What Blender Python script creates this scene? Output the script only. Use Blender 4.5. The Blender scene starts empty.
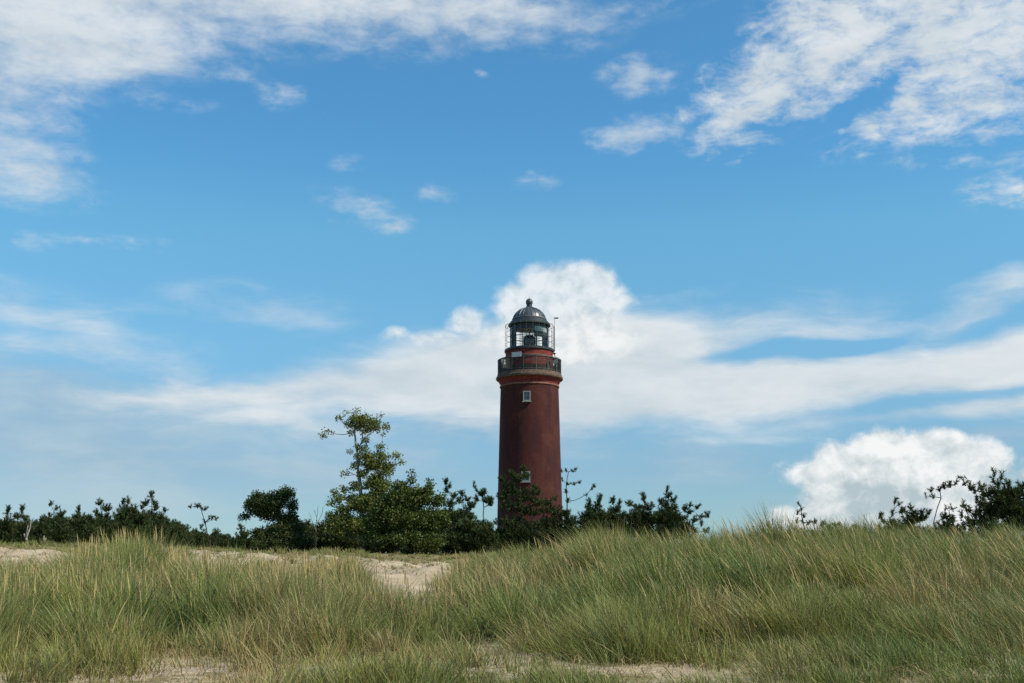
import bpy, math, random
import numpy as np
from mathutils import Vector

random.seed(7)
rng = np.random.default_rng(7)
S = bpy.context.scene
COL = S.collection
R = math.radians

# ------------------------------------------------------------------ camera
F = 1200.0                      # focal length in pixels of a 1024 wide picture
TH = math.atan((590 - 341.5) / F)   # upward tilt: horizon lies at y = 590
CT, ST = math.cos(TH), math.sin(TH)
ZE = 1.7                        # eye height over the beach
cam = bpy.data.cameras.new('camera')
cam.sensor_width = 36.0
cam.lens = F / 1024 * 36.0
cam.clip_end = 20000
co = bpy.data.objects.new('camera', cam)
COL.objects.link(co)
co.location = (0, 0, ZE)
co.rotation_euler = (R(90) + TH, 0, 0)
S.camera = co

# ------------------------------------------------------------------ look
S.view_settings.view_transform = 'Standard'
S.view_settings.look = 'None'
S.view_settings.exposure = 0.0
S.view_settings.gamma = 1.0
S.view_settings.use_curve_mapping = False
S.render.engine = 'CYCLES'
S.cycles.max_bounces = 6
S.cycles.transparent_max_bounces = 12
S.cycles.use_denoising = False
S.render.filter_size = 1.5

# ------------------------------------------------------------------ sun
SUN_AZ, SUN_EL = 112.0, 46.0    # degrees to the right of the view direction, height
sl = bpy.data.lights.new('sun', 'SUN')
sl.energy = 5.0
sl.angle = R(0.8)
sl.color = (1.0, 0.92, 0.80)
so = bpy.data.objects.new('sun', sl)
COL.objects.link(so)
sd = Vector((math.sin(R(SUN_AZ)) * math.cos(R(SUN_EL)), math.cos(R(SUN_AZ)) * math.cos(R(SUN_EL)), math.sin(R(SUN_EL))))
so.rotation_euler = sd.to_track_quat('Z', 'Y').to_euler()
so.location = (40, -20, 60)


class NT:
    """tiny node helper"""
    def __init__(self, tree):
        self.t = tree
    def n(self, kind, **kw):
        nd = self.t.nodes.new(kind)
        for k, v in kw.items():
            if k.startswith('i_'):
                nd.inputs[int(k[2:])].default_value = v
            else:
                setattr(nd, k, v)
        return nd
    def put(self, sock, v):
        if hasattr(v, 'is_linked'):
            self.t.links.new(v, sock)
        else:
            sock.default_value = v
    def math(self, op, a, b=0.0, c=0.0, clamp=False):
        nd = self.t.nodes.new('ShaderNodeMath'); nd.operation = op; nd.use_clamp = clamp
        for i, v in enumerate((a, b, c)):
            self.put(nd.inputs[i], v)
        return nd.outputs[0]
    def ramp(self, v, a, b, lo=0.0, hi=1.0, smooth=True):
        nd = self.t.nodes.new('ShaderNodeMapRange')
        nd.interpolation_type = 'SMOOTHSTEP' if smooth else 'LINEAR'
        for i, x in enumerate((v, a, b, lo, hi)):
            self.put(nd.inputs[i], x)
        return nd.outputs[0]
    def mix(self, f, a, b, mode='MIX'):
        nd = self.t.nodes.new('ShaderNodeMix'); nd.data_type = 'RGBA'; nd.blend_type = mode
        self.put(nd.inputs[0], f); self.put(nd.inputs[6], a); self.put(nd.inputs[7], b)
        return nd.outputs[2]
    def noise(self, vec, scale, detail=5, rough=0.55, dist=0.0):
        nd = self.t.nodes.new('ShaderNodeTexNoise')
        if vec is not None:
            self.t.links.new(vec, nd.inputs['Vector'])
        nd.inputs['Scale'].default_value = scale
        nd.inputs['Detail'].default_value = detail
        nd.inputs['Roughness'].default_value = rough
        nd.inputs['Distortion'].default_value = dist
        return nd.outputs['Fac']


def c4(r, g, b):
    return (r, g, b, 1.0)


# ------------------------------------------------------------------ sky with clouds
SKY_STR = 0.10
world = bpy.data.worlds.new('World')
S.world = world
world.use_nodes = True
wt = NT(world.node_tree)
bg = world.node_tree.nodes['Background']
bg.inputs[1].default_value = SKY_STR
sky = wt.n('ShaderNodeTexSky')
sky.sky_type = 'NISHITA'
sky.sun_disc = False
sky.sun_elevation = R(SUN_EL)
sky.sun_rotation = R(SUN_AZ)
sky.air_density = 1.0
sky.dust_density = 0.4
sky.ozone_density = 2.0


def ray(px, py):
    a, b = (px - 512) / F, (341.5 - py) / F
    return (a, CT - b * ST, ST + b * CT)


def sky_uv(px, py):
    """azimuth and elevation (scaled to about one pixel per unit) of a direction"""
    x, y, z = ray(px, py)
    return math.atan2(x, y) * F, math.atan2(z, math.hypot(x, y)) * F


tc = wt.n('ShaderNodeTexCoord')
sx = wt.n('ShaderNodeSeparateXYZ')
world.node_tree.links.new(tc.outputs['Generated'], sx.inputs[0])
az = wt.math('MULTIPLY', wt.math('ARCTAN2', sx.outputs[0], sx.outputs[1]), F)
el = wt.math('MULTIPLY', wt.math('ARCSINE', sx.outputs[2]), F)
cb = wt.n('ShaderNodeCombineXYZ')
wt.put(cb.inputs[0], az); wt.put(cb.inputs[1], el)
UV = cb.outputs[0]


def vadd(a, b):
    nd = wt.n('ShaderNodeVectorMath', operation='ADD')
    wt.put(nd.inputs[0], a); wt.put(nd.inputs[1], b)
    return nd.outputs[0]


def vscale(a, s3):
    nd = wt.n('ShaderNodeVectorMath', operation='MULTIPLY')
    wt.put(nd.inputs[0], a); wt.put(nd.inputs[1], s3)
    return nd.outputs[0]


def warp(vec, scale, amt, stretch=(1, 1, 1), detail=4):
    nd = wt.n('ShaderNodeTexNoise')
    wt.put(nd.inputs['Vector'], vscale(vec, stretch))
    nd.inputs['Scale'].default_value = scale
    nd.inputs['Detail'].default_value = detail
    sub = vadd(nd.outputs['Color'], (-0.5, -0.5, -0.5))
    return vadd(vec, vscale(sub, amt))


UVA = warp(UV, 1 / 90.0, (60, 34, 0), (0.6, 1.4, 1))
UVB = warp(UV, 1 / 34.0, (17, 17, 0), (1, 1, 1), 5)


def blob(vec, px, py, rx, ry, rot, amp):
    u, v = sky_uv(px, py)
    m = wt.n('ShaderNodeMapping', vector_type='TEXTURE')
    wt.put(m.inputs['Vector'], vec)
    m.inputs['Location'].default_value = (u, v, 0)
    m.inputs['Rotation'].default_value = (0, 0, R(rot))
    m.inputs['Scale'].default_value = (rx, ry, 1e6)
    g = wt.n('ShaderNodeTexGradient', gradient_type='SPHERICAL')
    wt.put(g.inputs[0], m.outputs[0])
    return wt.math('MULTIPLY', g.outputs['Fac'], amp)


def sumup(vec, lst, op='ADD'):
    acc = None
    for e in lst:
        b = blob(vec, *e)
        acc = b if acc is None else wt.math(op, acc, b)
    return acc


# thin, soft and streaky clouds: (x, y, rx, ry, tilt, amount)
BANK = [(20, 20, 150, 100, 0, 1.6), (120, 0, 210, 75, 0, 1.4), (270, 0, 180, 66, 0, 1.3), (400, 5, 180, 66, 0, 1.4),
        (500, 12, 130, 50, -5, 1.1), (570, 25, 90, 36, 0, .8), (640, 5, 110, 24, 0, .6), (0, 120, 100, 90, 0, 1.3), (30, 178, 100, 38, 0, 1.2),
        (165, 62, 80, 30, 0, 1.0), (90, 60, 90, 40, 0, .9)]
PUFF = [(280, 93, 34, 18, 0, 1.1), (240, 73, 34, 13, 0, .8), (640, 75, 56, 27, 0, 1.15), (635, 133, 60, 22, 6, 1.4),
        (365, 210, 70, 22, -15, .85), (397, 225, 24, 9, 0, .9), (435, 192, 28, 12, 0, .8), (535, 180, 28, 14, 0, .6),
        (170, 104, 60, 12, 0, .55), (483, 72, 12, 8, 0, .8), (345, 163, 30, 10, 0, .45), (90, 241, 120, 9, 0, .5), (20, 245, 50, 12, 0, .5)]
MACK = [(770, 80, 120, 60, 32, 1.4), (730, 105, 80, 46, 20, 1.0), (850, 50, 130, 75, 0, 1.3), (940, 30, 150, 80, 10, 1.4),
        (990, 85, 110, 75, 0, 1.1), (910, 122, 110, 34, 10, 1.1), (1008, 186, 54, 22, 0, 1.3), (738, 147, 50, 16, 0, .9),
        (1010, 10, 100, 60, 0, 1.2), (830, 5, 110, 40, 0, 1.0), (890, 78, 34, 22, 30, -1.6), (850, 112, 60, 12, 15, -.8), (1000, 150, 60, 12, 0, -.4),
        (1090, 120, 100, 110, 0, 1.0), (880, 135, 90, 14, 0, .6), (960, 155, 70, 14, 0, .7)]
BAND = [(80, 322, 200, 38, -10, .75), (10, 300, 100, 24, -8, .6), (120, 355, 150, 26, -12, .65), (255, 306, 130, 34, -2, .8),
        (20, 348, 90, 18, 0, .7),
        (140, 396, 150, 18, 5, 1.0), (270, 392, 190, 36, 7, 1.5), (410, 372, 170, 54, 12, 1.8), (480, 390, 140, 66, 0, 1.8),
        (570, 365, 150, 80, 0, 1.9), (690, 335, 240, 44, 5, 1.7), (630, 385, 200, 52, 0, 1.8), (750, 388, 260, 42, 0, 1.7),
        (910, 372, 240, 36, 5, 1.8), (1030, 362, 160, 36, 3, 1.6), (900, 417, 260, 18, 3, 1.2), (1040, 408, 150, 20, 0, 1.2),
        (330, 428, 150, 16, -5, .9), (780, 350, 120, 12, 3, -1.5), (930, 402, 180, 8, 4, -.9), (860, 338, 60, 10, 8, -.5),
        (690, 289, 80, 12, 4, .9), (1010, 287, 100, 22, 12, 1.4), (980, 314, 140, 16, 8, 1.1), (840, 330, 80, 8, 3, .5)]
WASH = [(120, 460, 360, 110, 0, .95), (20, 400, 220, 70, 0, .45), (450, 430, 200, 40, 0, .45), (560, 430, 180, 34, 0, .5),
        (690, 455, 130, 30, 0, .4), (660, 480, 180, 40, 0, .3), (980, 442, 160, 14, 0, .6), (420, 490, 220, 50, 0, .3), (780, 520, 90, 30, 0, .7),
        (-700, 380, 600, 120, 5, .8), (1750, 350, 600, 110, 0, .9), (-900, 50, 500, 120, 0, 1.0), (1800, 0, 500, 120, 10, .9)]
CUM1 = [(560, 296, 66, 44, 0, 1.5), (592, 283, 36, 30, 0, 1.5), (520, 306, 40, 34, 0, 1.4), (610, 302, 32, 27, 0, 1.2),
        (560, 335, 120, 44, 0, 1.2), (466, 322, 30, 20, 0, .9), (397, 335, 26, 13, 0, .75), (430, 340, 60, 14, 0, .6)]
CUM2 = [(852, 462, 50, 27, 0, 1.3), (885, 452, 50, 30, 0, 1.5), (930, 450, 42, 27, 0, 1.5), (973, 462, 44, 30, 0, 1.5),
        (905, 495, 120, 52, 0, 1.7), (945, 500, 66, 50, 0, 1.4), (800, 530, 60, 30, 0, 1.2), (832, 516, 38, 32, 0, 1.4),
        (820, 474, 60, 24, 0, .75), (900, 545, 160, 34, 0, 1.2), (1024, 476, 40, 30, 0, .45)]

dBank = sumup(UVA, BANK)
dPuff = sumup(warp(UV, 1 / 30.0, (44, 22, 0), (0.8, 1.3, 1), 6), PUFF)
dMack = sumup(warp(UV, 1 / 50.0, (56, 40, 0), (1, 1.2, 1), 6), MACK)
dBand = sumup(UVA, BAND)
dWash = sumup(UVA, WASH)

nS = wt.noise(vscale(UVA, (0.45, 1.5, 1)), 1 / 70.0, 7, 0.58)       # streaks
nM = wt.noise(vscale(warp(UV, 1 / 60.0, (40, 20, 0), (1, 1, 1)), (0.75, 1.5, 1)), 1 / 26.0, 7, 0.62)   # mackerel
nF = wt.noise(vscale(UV, (0.7, 1.4, 1)), 1 / 20.0, 5, 0.6)


def layer(d, n, k, lo, hi, amax):
    gate = wt.math('MULTIPLY', d, 3.0, clamp=True)
    off = wt.math('MULTIPLY', wt.math('SUBTRACT', n, 0.5), k)
    v = wt.math('ADD', d, wt.math('MULTIPLY', off, gate))
    return wt.math('MULTIPLY', wt.ramp(v, lo, hi), amax)


aBank = layer(dBank, wt.math('ADD', wt.math('MULTIPLY', nS, .45), wt.math('MULTIPLY', nM, .55)), 4.6, 0.0, 2.5, 0.90)
aPuff = layer(dPuff, nF, 2.4, 0.0, 1.6, 0.66)
aMack = layer(dMack, nM, 5.4, 0.0, 2.6, 0.94)
aBand = layer(dBand, nS, 3.6, 0.0, 2.2, 0.92)
aWash = layer(dWash, nS, 1.8, 0.0, 1.0, 0.68)

inv = lambda a: wt.math('SUBTRACT', 1.0, a)
tr = inv(aBank)
for a_ in (aPuff, aMack, aBand, aWash):
    tr = wt.math('MULTIPLY', tr, inv(a_))
alphaA = inv(tr)


def cum_alpha(vec, lst, lo, hi, k):
    d = sumup(vec, lst, 'MAXIMUM')
    n = wt.noise(vscale(vec, (1, 1.15, 1)), 1 / 26.0, 7, 0.6)
    v = wt.math('ADD', d, wt.math('MULTIPLY', wt.math('SUBTRACT', n, 0.5), k))
    v = wt.math('MULTIPLY', v, wt.math('MULTIPLY', d, 8.0, clamp=True))
    return wt.ramp(v, lo, hi), d, n


aC1, dC1, nC1 = cum_alpha(UVB, CUM1, 0.14, 0.75, 0.8)
aC2, dC2, nC2 = cum_alpha(UVB, CUM2, 0.14, 0.60, 0.8)
shiftv = vadd(UVB, (9.0, 11.0, 0.0))
nSh = wt.noise(vscale(shiftv, (1, 1.15, 1)), 1 / 26.0, 7, 0.6)
relief = wt.math('SUBTRACT', nC1, nSh)                               # sunward side of each billow
nBig = wt.noise(vscale(UV, (1, 1.3, 1)), 1 / 55.0, 4, 0.5)
CORE = [(1030, 500, 60, 60, 0, 1.2), (850, 500, 90, 30, 5, 1.0), (900, 485, 80, 30, 0, .7), (880, 525, 60, 26, 0, 1.1), (1020, 490, 40, 30, 0, .7), (820, 478, 50, 18, 0, .5)]
dCore = sumup(UVB, CORE)
lit = wt.math('ADD', wt.math('MULTIPLY', relief, 2.0), 0.84)
lit = wt.math('SUBTRACT', lit, wt.math('MULTIPLY', dCore, 0.70))
lit = wt.math('ADD', lit, wt.math('MULTIPLY', wt.math('SUBTRACT', nBig, 0.5), 0.9), clamp=True)
K = 1.0 / SKY_STR
cumcol = wt.mix(lit, c4(.46 * K, .56 * K, .60 * K), c4(.94 * K, .95 * K, .94 * K))
thincol = wt.mix(wt.ramp(nS, .3, .7), c4(.60 * K, .67 * K, .71 * K), c4(.78 * K, .82 * K, .84 * K))
washcol = wt.mix(wt.ramp(nS, .35, .65), c4(.34 * K, .47 * K, .58 * K), c4(.48 * K, .59 * K, .66 * K))

cr = wt.n('ShaderNodeValToRGB')
wt.put(cr.inputs[0], wt.math('DIVIDE', el, 500.0, clamp=True))
stops = [(0.0, (.66, .90, 1.04)), (.23, (.72, .96, 1.11)), (.47, (.84, 1.32, 1.40)), (.70, (.86, 1.56, 1.58)), (.86, (.72, 1.47, 1.66)), (1.0, (.70, 1.45, 1.66))]
for i_, (p_, c_) in enumerate(stops):
    e_ = cr.color_ramp.elements[i_] if i_ < 2 else cr.color_ramp.elements.new(p_)
    e_.position = p_; e_.color = c4(*(x / 2 for x in c_))
tint = wt.mix(1.0, sky.outputs[0], cr.outputs[0], 'MULTIPLY')
tint = wt.mix(1.0, tint, c4(2, 2, 2), 'MULTIPLY')
s1 = wt.mix(aWash, tint, washcol)
s2 = wt.mix(inv(wt.math('MULTIPLY', wt.math('MULTIPLY', inv(aBank), inv(aPuff)), wt.math('MULTIPLY', inv(aMack), inv(aBand)))), s1, thincol)
s3 = wt.mix(wt.math('MULTIPLY', aC1, .80), s2, cumcol)
s4 = wt.mix(wt.math('MULTIPLY', aC2, .96), s3, cumcol)
world.node_tree.links.new(s4, bg.inputs[0])
world.cycles.sampling_method = 'MANUAL'
world.cycles.sample_map_resolution = 512


# ------------------------------------------------------------------ materials
def mat(name, build, rough=0.8, spec=0.3, **kw):
    m = bpy.data.materials.new(name)
    m.use_nodes = True
    t = NT(m.node_tree)
    p = m.node_tree.nodes['Principled BSDF']
    p.inputs['Roughness'].default_value = rough
    p.inputs['Specular IOR Level'].default_value = spec
    for k, v in kw.items():
        p.inputs[k.replace('_', ' ')].default_value = v
    build(t, p)
    return m


def plain(c, var=0.25, scale=6.0):
    def b(t, p):
        g = t.n('ShaderNodeNewGeometry')
        n = t.noise(g.outputs['Position'], scale, 5, 0.6)
        dark = c4(*(x * (1 - var) for x in c)); light = c4(*(x * (1 + var) for x in c))
        t.put(p.inputs['Base Color'], t.mix(t.ramp(n, .3, .7), dark, light))
    return b


def sand_build(t, p):
    g = t.n('ShaderNodeNewGeometry')
    pos = g.outputs['Position']
    big = t.noise(pos, .55, 6, .6)
    fine = t.noise(pos, 9.0, 6, .65)
    grain = t.noise(pos, 60.0, 3, .6)
    base = t.mix(t.ramp(big, .35, .65), c4(.40, .31, .20), c4(.52, .42, .285))
    base = t.mix(t.math('MULTIPLY', t.ramp(grain, .35, .7), .5), base, c4(.33, .25, .16), 'MIX')
    # thin cover of litter, moss and dead stems
    att = t.n('ShaderNodeAttribute', attribute_name='litter')
    lit_ = t.math('ADD', att.outputs['Fac'], t.math('ADD', t.math('MULTIPLY', t.math('SUBTRACT', fine, .5), 1.5), t.math('MULTIPLY', t.math('SUBTRACT', t.noise(pos, 2.2, 5, .65), .5), 2.4)))
    litter = t.mix(t.ramp(fine, .35, .65), c4(.10, .095, .035), c4(.26, .20, .09))
    t.put(p.inputs['Base Color'], t.mix(t.ramp(lit_, .35, .75), base, litter))
    h = t.math('ADD', t.math('MULTIPLY', fine, .06), t.math('MULTIPLY', big, .25))
    b = t.n('ShaderNodeBump'); b.inputs['Strength'].default_value = .9; b.inputs['Distance'].default_value = .7
    t.put(b.inputs['Height'], h)
    t.put(p.inputs['Normal'], b.outputs[0])


M = {}
M['sand'] = mat('sand', sand_build, .95, .1)


def leaf_mat(name, transl=.3, rough=.6):
    m = bpy.data.materials.new(name)
    m.use_nodes = True
    t = NT(m.node_tree); nt = m.node_tree
    p = nt.nodes['Principled BSDF']; out = nt.nodes['Material Output']
    a = t.n('ShaderNodeAttribute', attribute_name='tone')
    t.put(p.inputs['Base Color'], a.outputs['Color'])
    p.inputs['Roughness'].default_value = rough
    p.inputs['Specular IOR Level'].default_value = .25
    tl = t.n('ShaderNodeBsdfTranslucent')
    t.put(tl.inputs[0], a.outputs['Color'])
    mx = t.n('ShaderNodeMixShader'); mx.inputs[0].default_value = transl
    nt.links.new(p.outputs[0], mx.inputs[1]); nt.links.new(tl.outputs[0], mx.inputs[2])
    nt.links.new(mx.outputs[0], out.inputs[0])
    return m


M['grass'] = leaf_mat('grass', .22, .5)
M['leaf'] = leaf_mat('leaf', .25, .5)
M['needle'] = leaf_mat('needle', .12, .6)
M['bark'] = mat('bark', plain((.055, .042, .032), .4, 14), .9, .1)
M['pale_bark'] = mat('pale_bark', plain((.26, .22, .18), .35, 12), .9, .1)


def brick_build(t, p):
    tcn = t.n('ShaderNodeTexCoord')
    uvn = t.n('ShaderNodeUVMap')
    br = t.n('ShaderNodeTexBrick')
    t.put(br.inputs['Vector'], uvn.outputs[0])
    br.inputs['Scale'].default_value = 1.0
    br.inputs['Brick Width'].default_value = .26
    br.inputs['Row Height'].default_value = .085
    br.inputs['Mortar Size'].default_value = .009
    br.inputs['Color1'].default_value = c4(.082, .015, .011)
    br.inputs['Color2'].default_value = c4(.054, .012, .009)
    br.inputs['Mortar'].default_value = c4(.078, .032, .026)
    pos = tcn.outputs['Object']
    mp = t.n('ShaderNodeMapping'); t.put(mp.inputs[0], pos); mp.inputs['Scale'].default_value = (1, 1, .22)
    streak = t.noise(mp.outputs[0], 1.3, 6, .65)
    blot = t.noise(pos, .5, 5, .6)
    c = t.mix(t.ramp(streak, .42, .62), br.outputs['Color'], c4(.045, .014, .013))
    c = t.mix(t.math('MULTIPLY', t.ramp(blot, .5, .75), .5), c, c4(.125, .042, .03))
    t.put(p.inputs['Base Color'], c)
    bm = t.n('ShaderNodeBump'); bm.inputs['Strength'].default_value = .4; bm.inputs['Distance'].default_value = .02
    t.put(bm.inputs['Height'], br.outputs['Fac']); bm.invert = True
    t.put(p.inputs['Normal'], bm.outputs[0])


M['brick'] = mat('brick', brick_build, .85, .2)
M['red_paint'] = mat('red_paint', plain((.15, .024, .017), .35, 3), .75, .25)
M['pale_stone'] = mat('pale_stone', plain((.22, .11, .085), .25, 4), .8, .2)
M['cornice'] = mat('cornice', plain((.105, .07, .05), .35, 4), .85, .2)
M['dark_metal'] = mat('dark_metal', plain((.028, .034, .034), .35, 5), .5, .5, Metallic=.2)
M['roof_metal'] = mat('roof_metal', plain((.075, .085, .088), .35, 3), .42, .6, Metallic=.35)
M['roof_edge'] = mat('roof_edge', plain((.22, .22, .21), .3, 3), .6, .4)
M['rail'] = mat('rail', plain((.060, .066, .055), .35, 6), .6, .4)
M['white'] = mat('white_paint', plain((.27, .27, .24), .12, 5), .6, .4)
M['sign'] = mat('sign_panel', plain((.50, .50, .48), .08, 5), .5, .4)
M['curtain'] = mat('curtain', plain((.50, .55, .50), .12, 8), .9, .1)
M['green_panel'] = mat('green_panel', plain((.05, .085, .065), .2, 8), .8, .2)
M['pane'] = mat('window_pane', plain((.03, .035, .04), .2, 3), .08, .8)
M['lens'] = mat('lens', plain((.03, .04, .045), .3, 6), .15, .8)
M['shirt'] = mat('shirt', plain((.80, .80, .78), .08, 12), .9, .1)
M['jacket'] = mat('dark_cloth', plain((.02, .018, .022), .3, 12), .9, .1)
M['skin'] = mat('skin', plain((.45, .25, .17), .1, 12), .6, .3)
M['hair'] = mat('hair', plain((.02, .014, .011), .2, 30), .6, .3)

g = bpy.data.materials.new('lantern_glass'); g.use_nodes = True
gt = NT(g.node_tree)
g.node_tree.nodes.remove(g.node_tree.nodes['Principled BSDF'])
trn = gt.n('ShaderNodeBsdfTransparent'); trn.inputs[0].default_value = (.96, .985, .98, 1)
gls = gt.n('ShaderNodeBsdfGlossy'); gls.inputs['Roughness'].default_value = .05
fr = gt.n('ShaderNodeFresnel'); fr.inputs[0].default_value = 1.3
mxs = gt.n('ShaderNodeMixShader')
gt.put(mxs.inputs[0], fr.outputs[0]); gt.put(mxs.inputs[1], trn.outputs[0]); gt.put(mxs.inputs[2], gls.outputs[0])
gt.put(g.node_tree.nodes['Material Output'].inputs[0], mxs.outputs[0])
M['glass'] = g


# ------------------------------------------------------------------ object helpers
def tag(o, label=None, cat=None, group=None, kind=None):
    if label: o['label'] = label
    if cat: o['category'] = cat
    if group: o['group'] = group
    if kind: o['kind'] = kind
    return o


def empty(name, loc, label, cat, group=None):
    o = bpy.data.objects.new(name, None)
    o.empty_display_size = .3
    COL.objects.link(o)
    o.location = loc
    return tag(o, label, cat, group)


def link_mesh(name, me, material, parent=None):
    o = bpy.data.objects.new(name, me)
    COL.objects.link(o)
    if material is not None:
        me.materials.append(material)
    if parent is not None:
        o.parent = parent
    return o


def np_mesh(name, verts, faces_flat, sizes, tone=None, smooth=False):
    me = bpy.data.meshes.new(name)
    nv = len(verts)
    me.vertices.add(nv)
    me.vertices.foreach_set('co', np.ascontiguousarray(verts, dtype=np.float32).ravel())
    me.loops.add(len(faces_flat))
    me.loops.foreach_set('vertex_index', np.ascontiguousarray(faces_flat, dtype=np.int32))
    sizes = np.asarray(sizes, dtype=np.int32)
    me.polygons.add(len(sizes))
    st = np.concatenate([[0], np.cumsum(sizes)[:-1]]).astype(np.int32)
    me.polygons.foreach_set('loop_start', st)
    me.update(calc_edges=True)
    if tone is not None:
        at = me.attributes.new('tone', 'FLOAT_COLOR', 'POINT')
        c = np.ones((nv, 4), dtype=np.float32); c[:, :3] = tone
        at.data.foreach_set('color', c.ravel())
    if smooth:
        me.polygons.foreach_set('use_smooth', np.ones(len(sizes), dtype=bool))
    return me


class MB:
    """collects simple solids into one mesh"""
    def __init__(self):
        self.v, self.f, self.uv = [], [], []
    def lathe(self, prof, seg=48, a0=0.0, a1=2 * math.pi, cx=0, cy=0, close=False):
        full = abs(a1 - a0 - 2 * math.pi) < 1e-6
        n = seg if full else seg + 1
        b = len(self.v)
        for (r, z) in prof:
            for i in range(n):
                a = a0 + (a1 - a0) * i / seg
                self.v.append((cx + r * math.cos(a), cy + r * math.sin(a), z))
        rows = len(prof)
        for j in range(rows - 1 + (1 if close else 0)):
            j2 = (j + 1) % rows
            for i in range(seg):
                i2 = (i + 1) % n
                self.f.append((b + j * n + i, b + j * n + i2, b + j2 * n + i2, b + j2 * n + i))
        return self
    def tube(self, p, q, r0, r1=None, seg=6):
        r1 = r0 if r1 is None else r1
        p, q = Vector(p), Vector(q)
        d = (q - p)
        if d.length < 1e-6: return self
        d.normalize()
        x = d.cross(Vector((0, 0, 1)) if abs(d.z) < .9 else Vector((1, 0, 0))).normalized()
        y = d.cross(x)
        b = len(self.v)
        for c, r in ((p, r0), (q, r1)):
            for i in range(seg):
                a = 2 * math.pi * i / seg
                self.v.append(tuple(c + (x * math.cos(a) + y * math.sin(a)) * r))
        for i in range(seg):
            j = (i + 1) % seg
            self.f.append((b + i, b + j, b + seg + j, b + seg + i))
        self.f.append(tuple(b + i for i in reversed(range(seg))))
        self.f.append(tuple(b + seg + i for i in range(seg)))
        return self
    def box(self, c, s, rz=0.0):
        b = len(self.v)
        ca, sa = math.cos(rz), math.sin(rz)
        for dz in (-.5, .5):
            for dx, dy in ((-.5, -.5), (.5, -.5), (.5, .5), (-.5, .5)):
                x, y = dx * s[0], dy * s[1]
                self.v.append((c[0] + x * ca - y * sa, c[1] + x * sa + y * ca, c[2] + dz * s[2]))
        for q in ((0, 3, 2, 1), (4, 5, 6, 7), (0, 1, 5, 4), (1, 2, 6, 5), (2, 3, 7, 6), (3, 0, 4, 7)):
            self.f.append(tuple(b + i for i in q))
        return self
    def ball(self, c, r, seg=20, rows=12, sz=1.0):
        prof = [(max(1e-4, r * math.sin(math.pi * j / rows)), c[2] - r * sz * math.cos(math.pi * j / rows)) for j in range(rows + 1)]
        return self.lathe(prof, seg, cx=c[0], cy=c[1])
    def build(self, name, material, parent=None, smooth=False, angle=40):
        me = bpy.data.meshes.new(name)
        me.from_pydata(self.v, [], self.f)
        me.update()
        if smooth:
            for p in me.polygons: p.use_smooth = True
            try:
                me.set_sharp_from_angle(angle=R(angle))
            except Exception:
                pass
        return link_mesh(name, me, material, parent)


# ------------------------------------------------------------------ noise in numpy
def _h(ix, iy, s):
    n = (ix.astype(np.int64) * 374761393 + iy.astype(np.int64) * 668265263 + s * 1274126177) & 0xffffffff
    n = ((n ^ (n >> 13)) * 1274126177) & 0xffffffff
    return ((n ^ (n >> 16)) & 0xffff) / 65535.0


def vn(x, y, s=0):
    x = np.asarray(x, float); y = np.asarray(y, float)
    ix, iy = np.floor(x), np.floor(y)
    fx, fy = x - ix, y - iy
    fx = fx * fx * (3 - 2 * fx); fy = fy * fy * (3 - 2 * fy)
    a = _h(ix, iy, s); b = _h(ix + 1, iy, s); c = _h(ix, iy + 1, s); d = _h(ix + 1, iy + 1, s)
    return (a * (1 - fx) + b * fx) * (1 - fy) + (c * (1 - fx) + d * fx) * fy


def fbm(x, y, s=0, o=4):
    t, w, a = 0, 0, 1.0
    for i in range(o):
        t = t + a * vn(x * 2 ** i + 17.3 * i, y * 2 ** i + 9.1 * i, s + i); w += a; a *= .5
    return t / w


def worley(x, y, cell, s=0):
    """distance (in cells) and offset to the nearest jittered point"""
    x = x / cell; y = y / cell
    ix, iy = np.floor(x), np.floor(y)
    best = np.full(np.shape(x), 9.0); bx = np.zeros(np.shape(x)); by = np.zeros(np.shape(x))
    for dx in (-1, 0, 1):
        for dy in (-1, 0, 1):
            px_ = ix + dx + .15 + .7 * _h(ix + dx, iy + dy, s); py_ = iy + dy + .15 + .7 * _h(ix + dx, iy + dy, s + 7)
            d = np.hypot(px_ - x, py_ - y); k = d < best
            best = np.where(k, d, best); bx = np.where(k, x - px_, bx); by = np.where(k, y - py_, by)
    return best, bx, by


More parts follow.
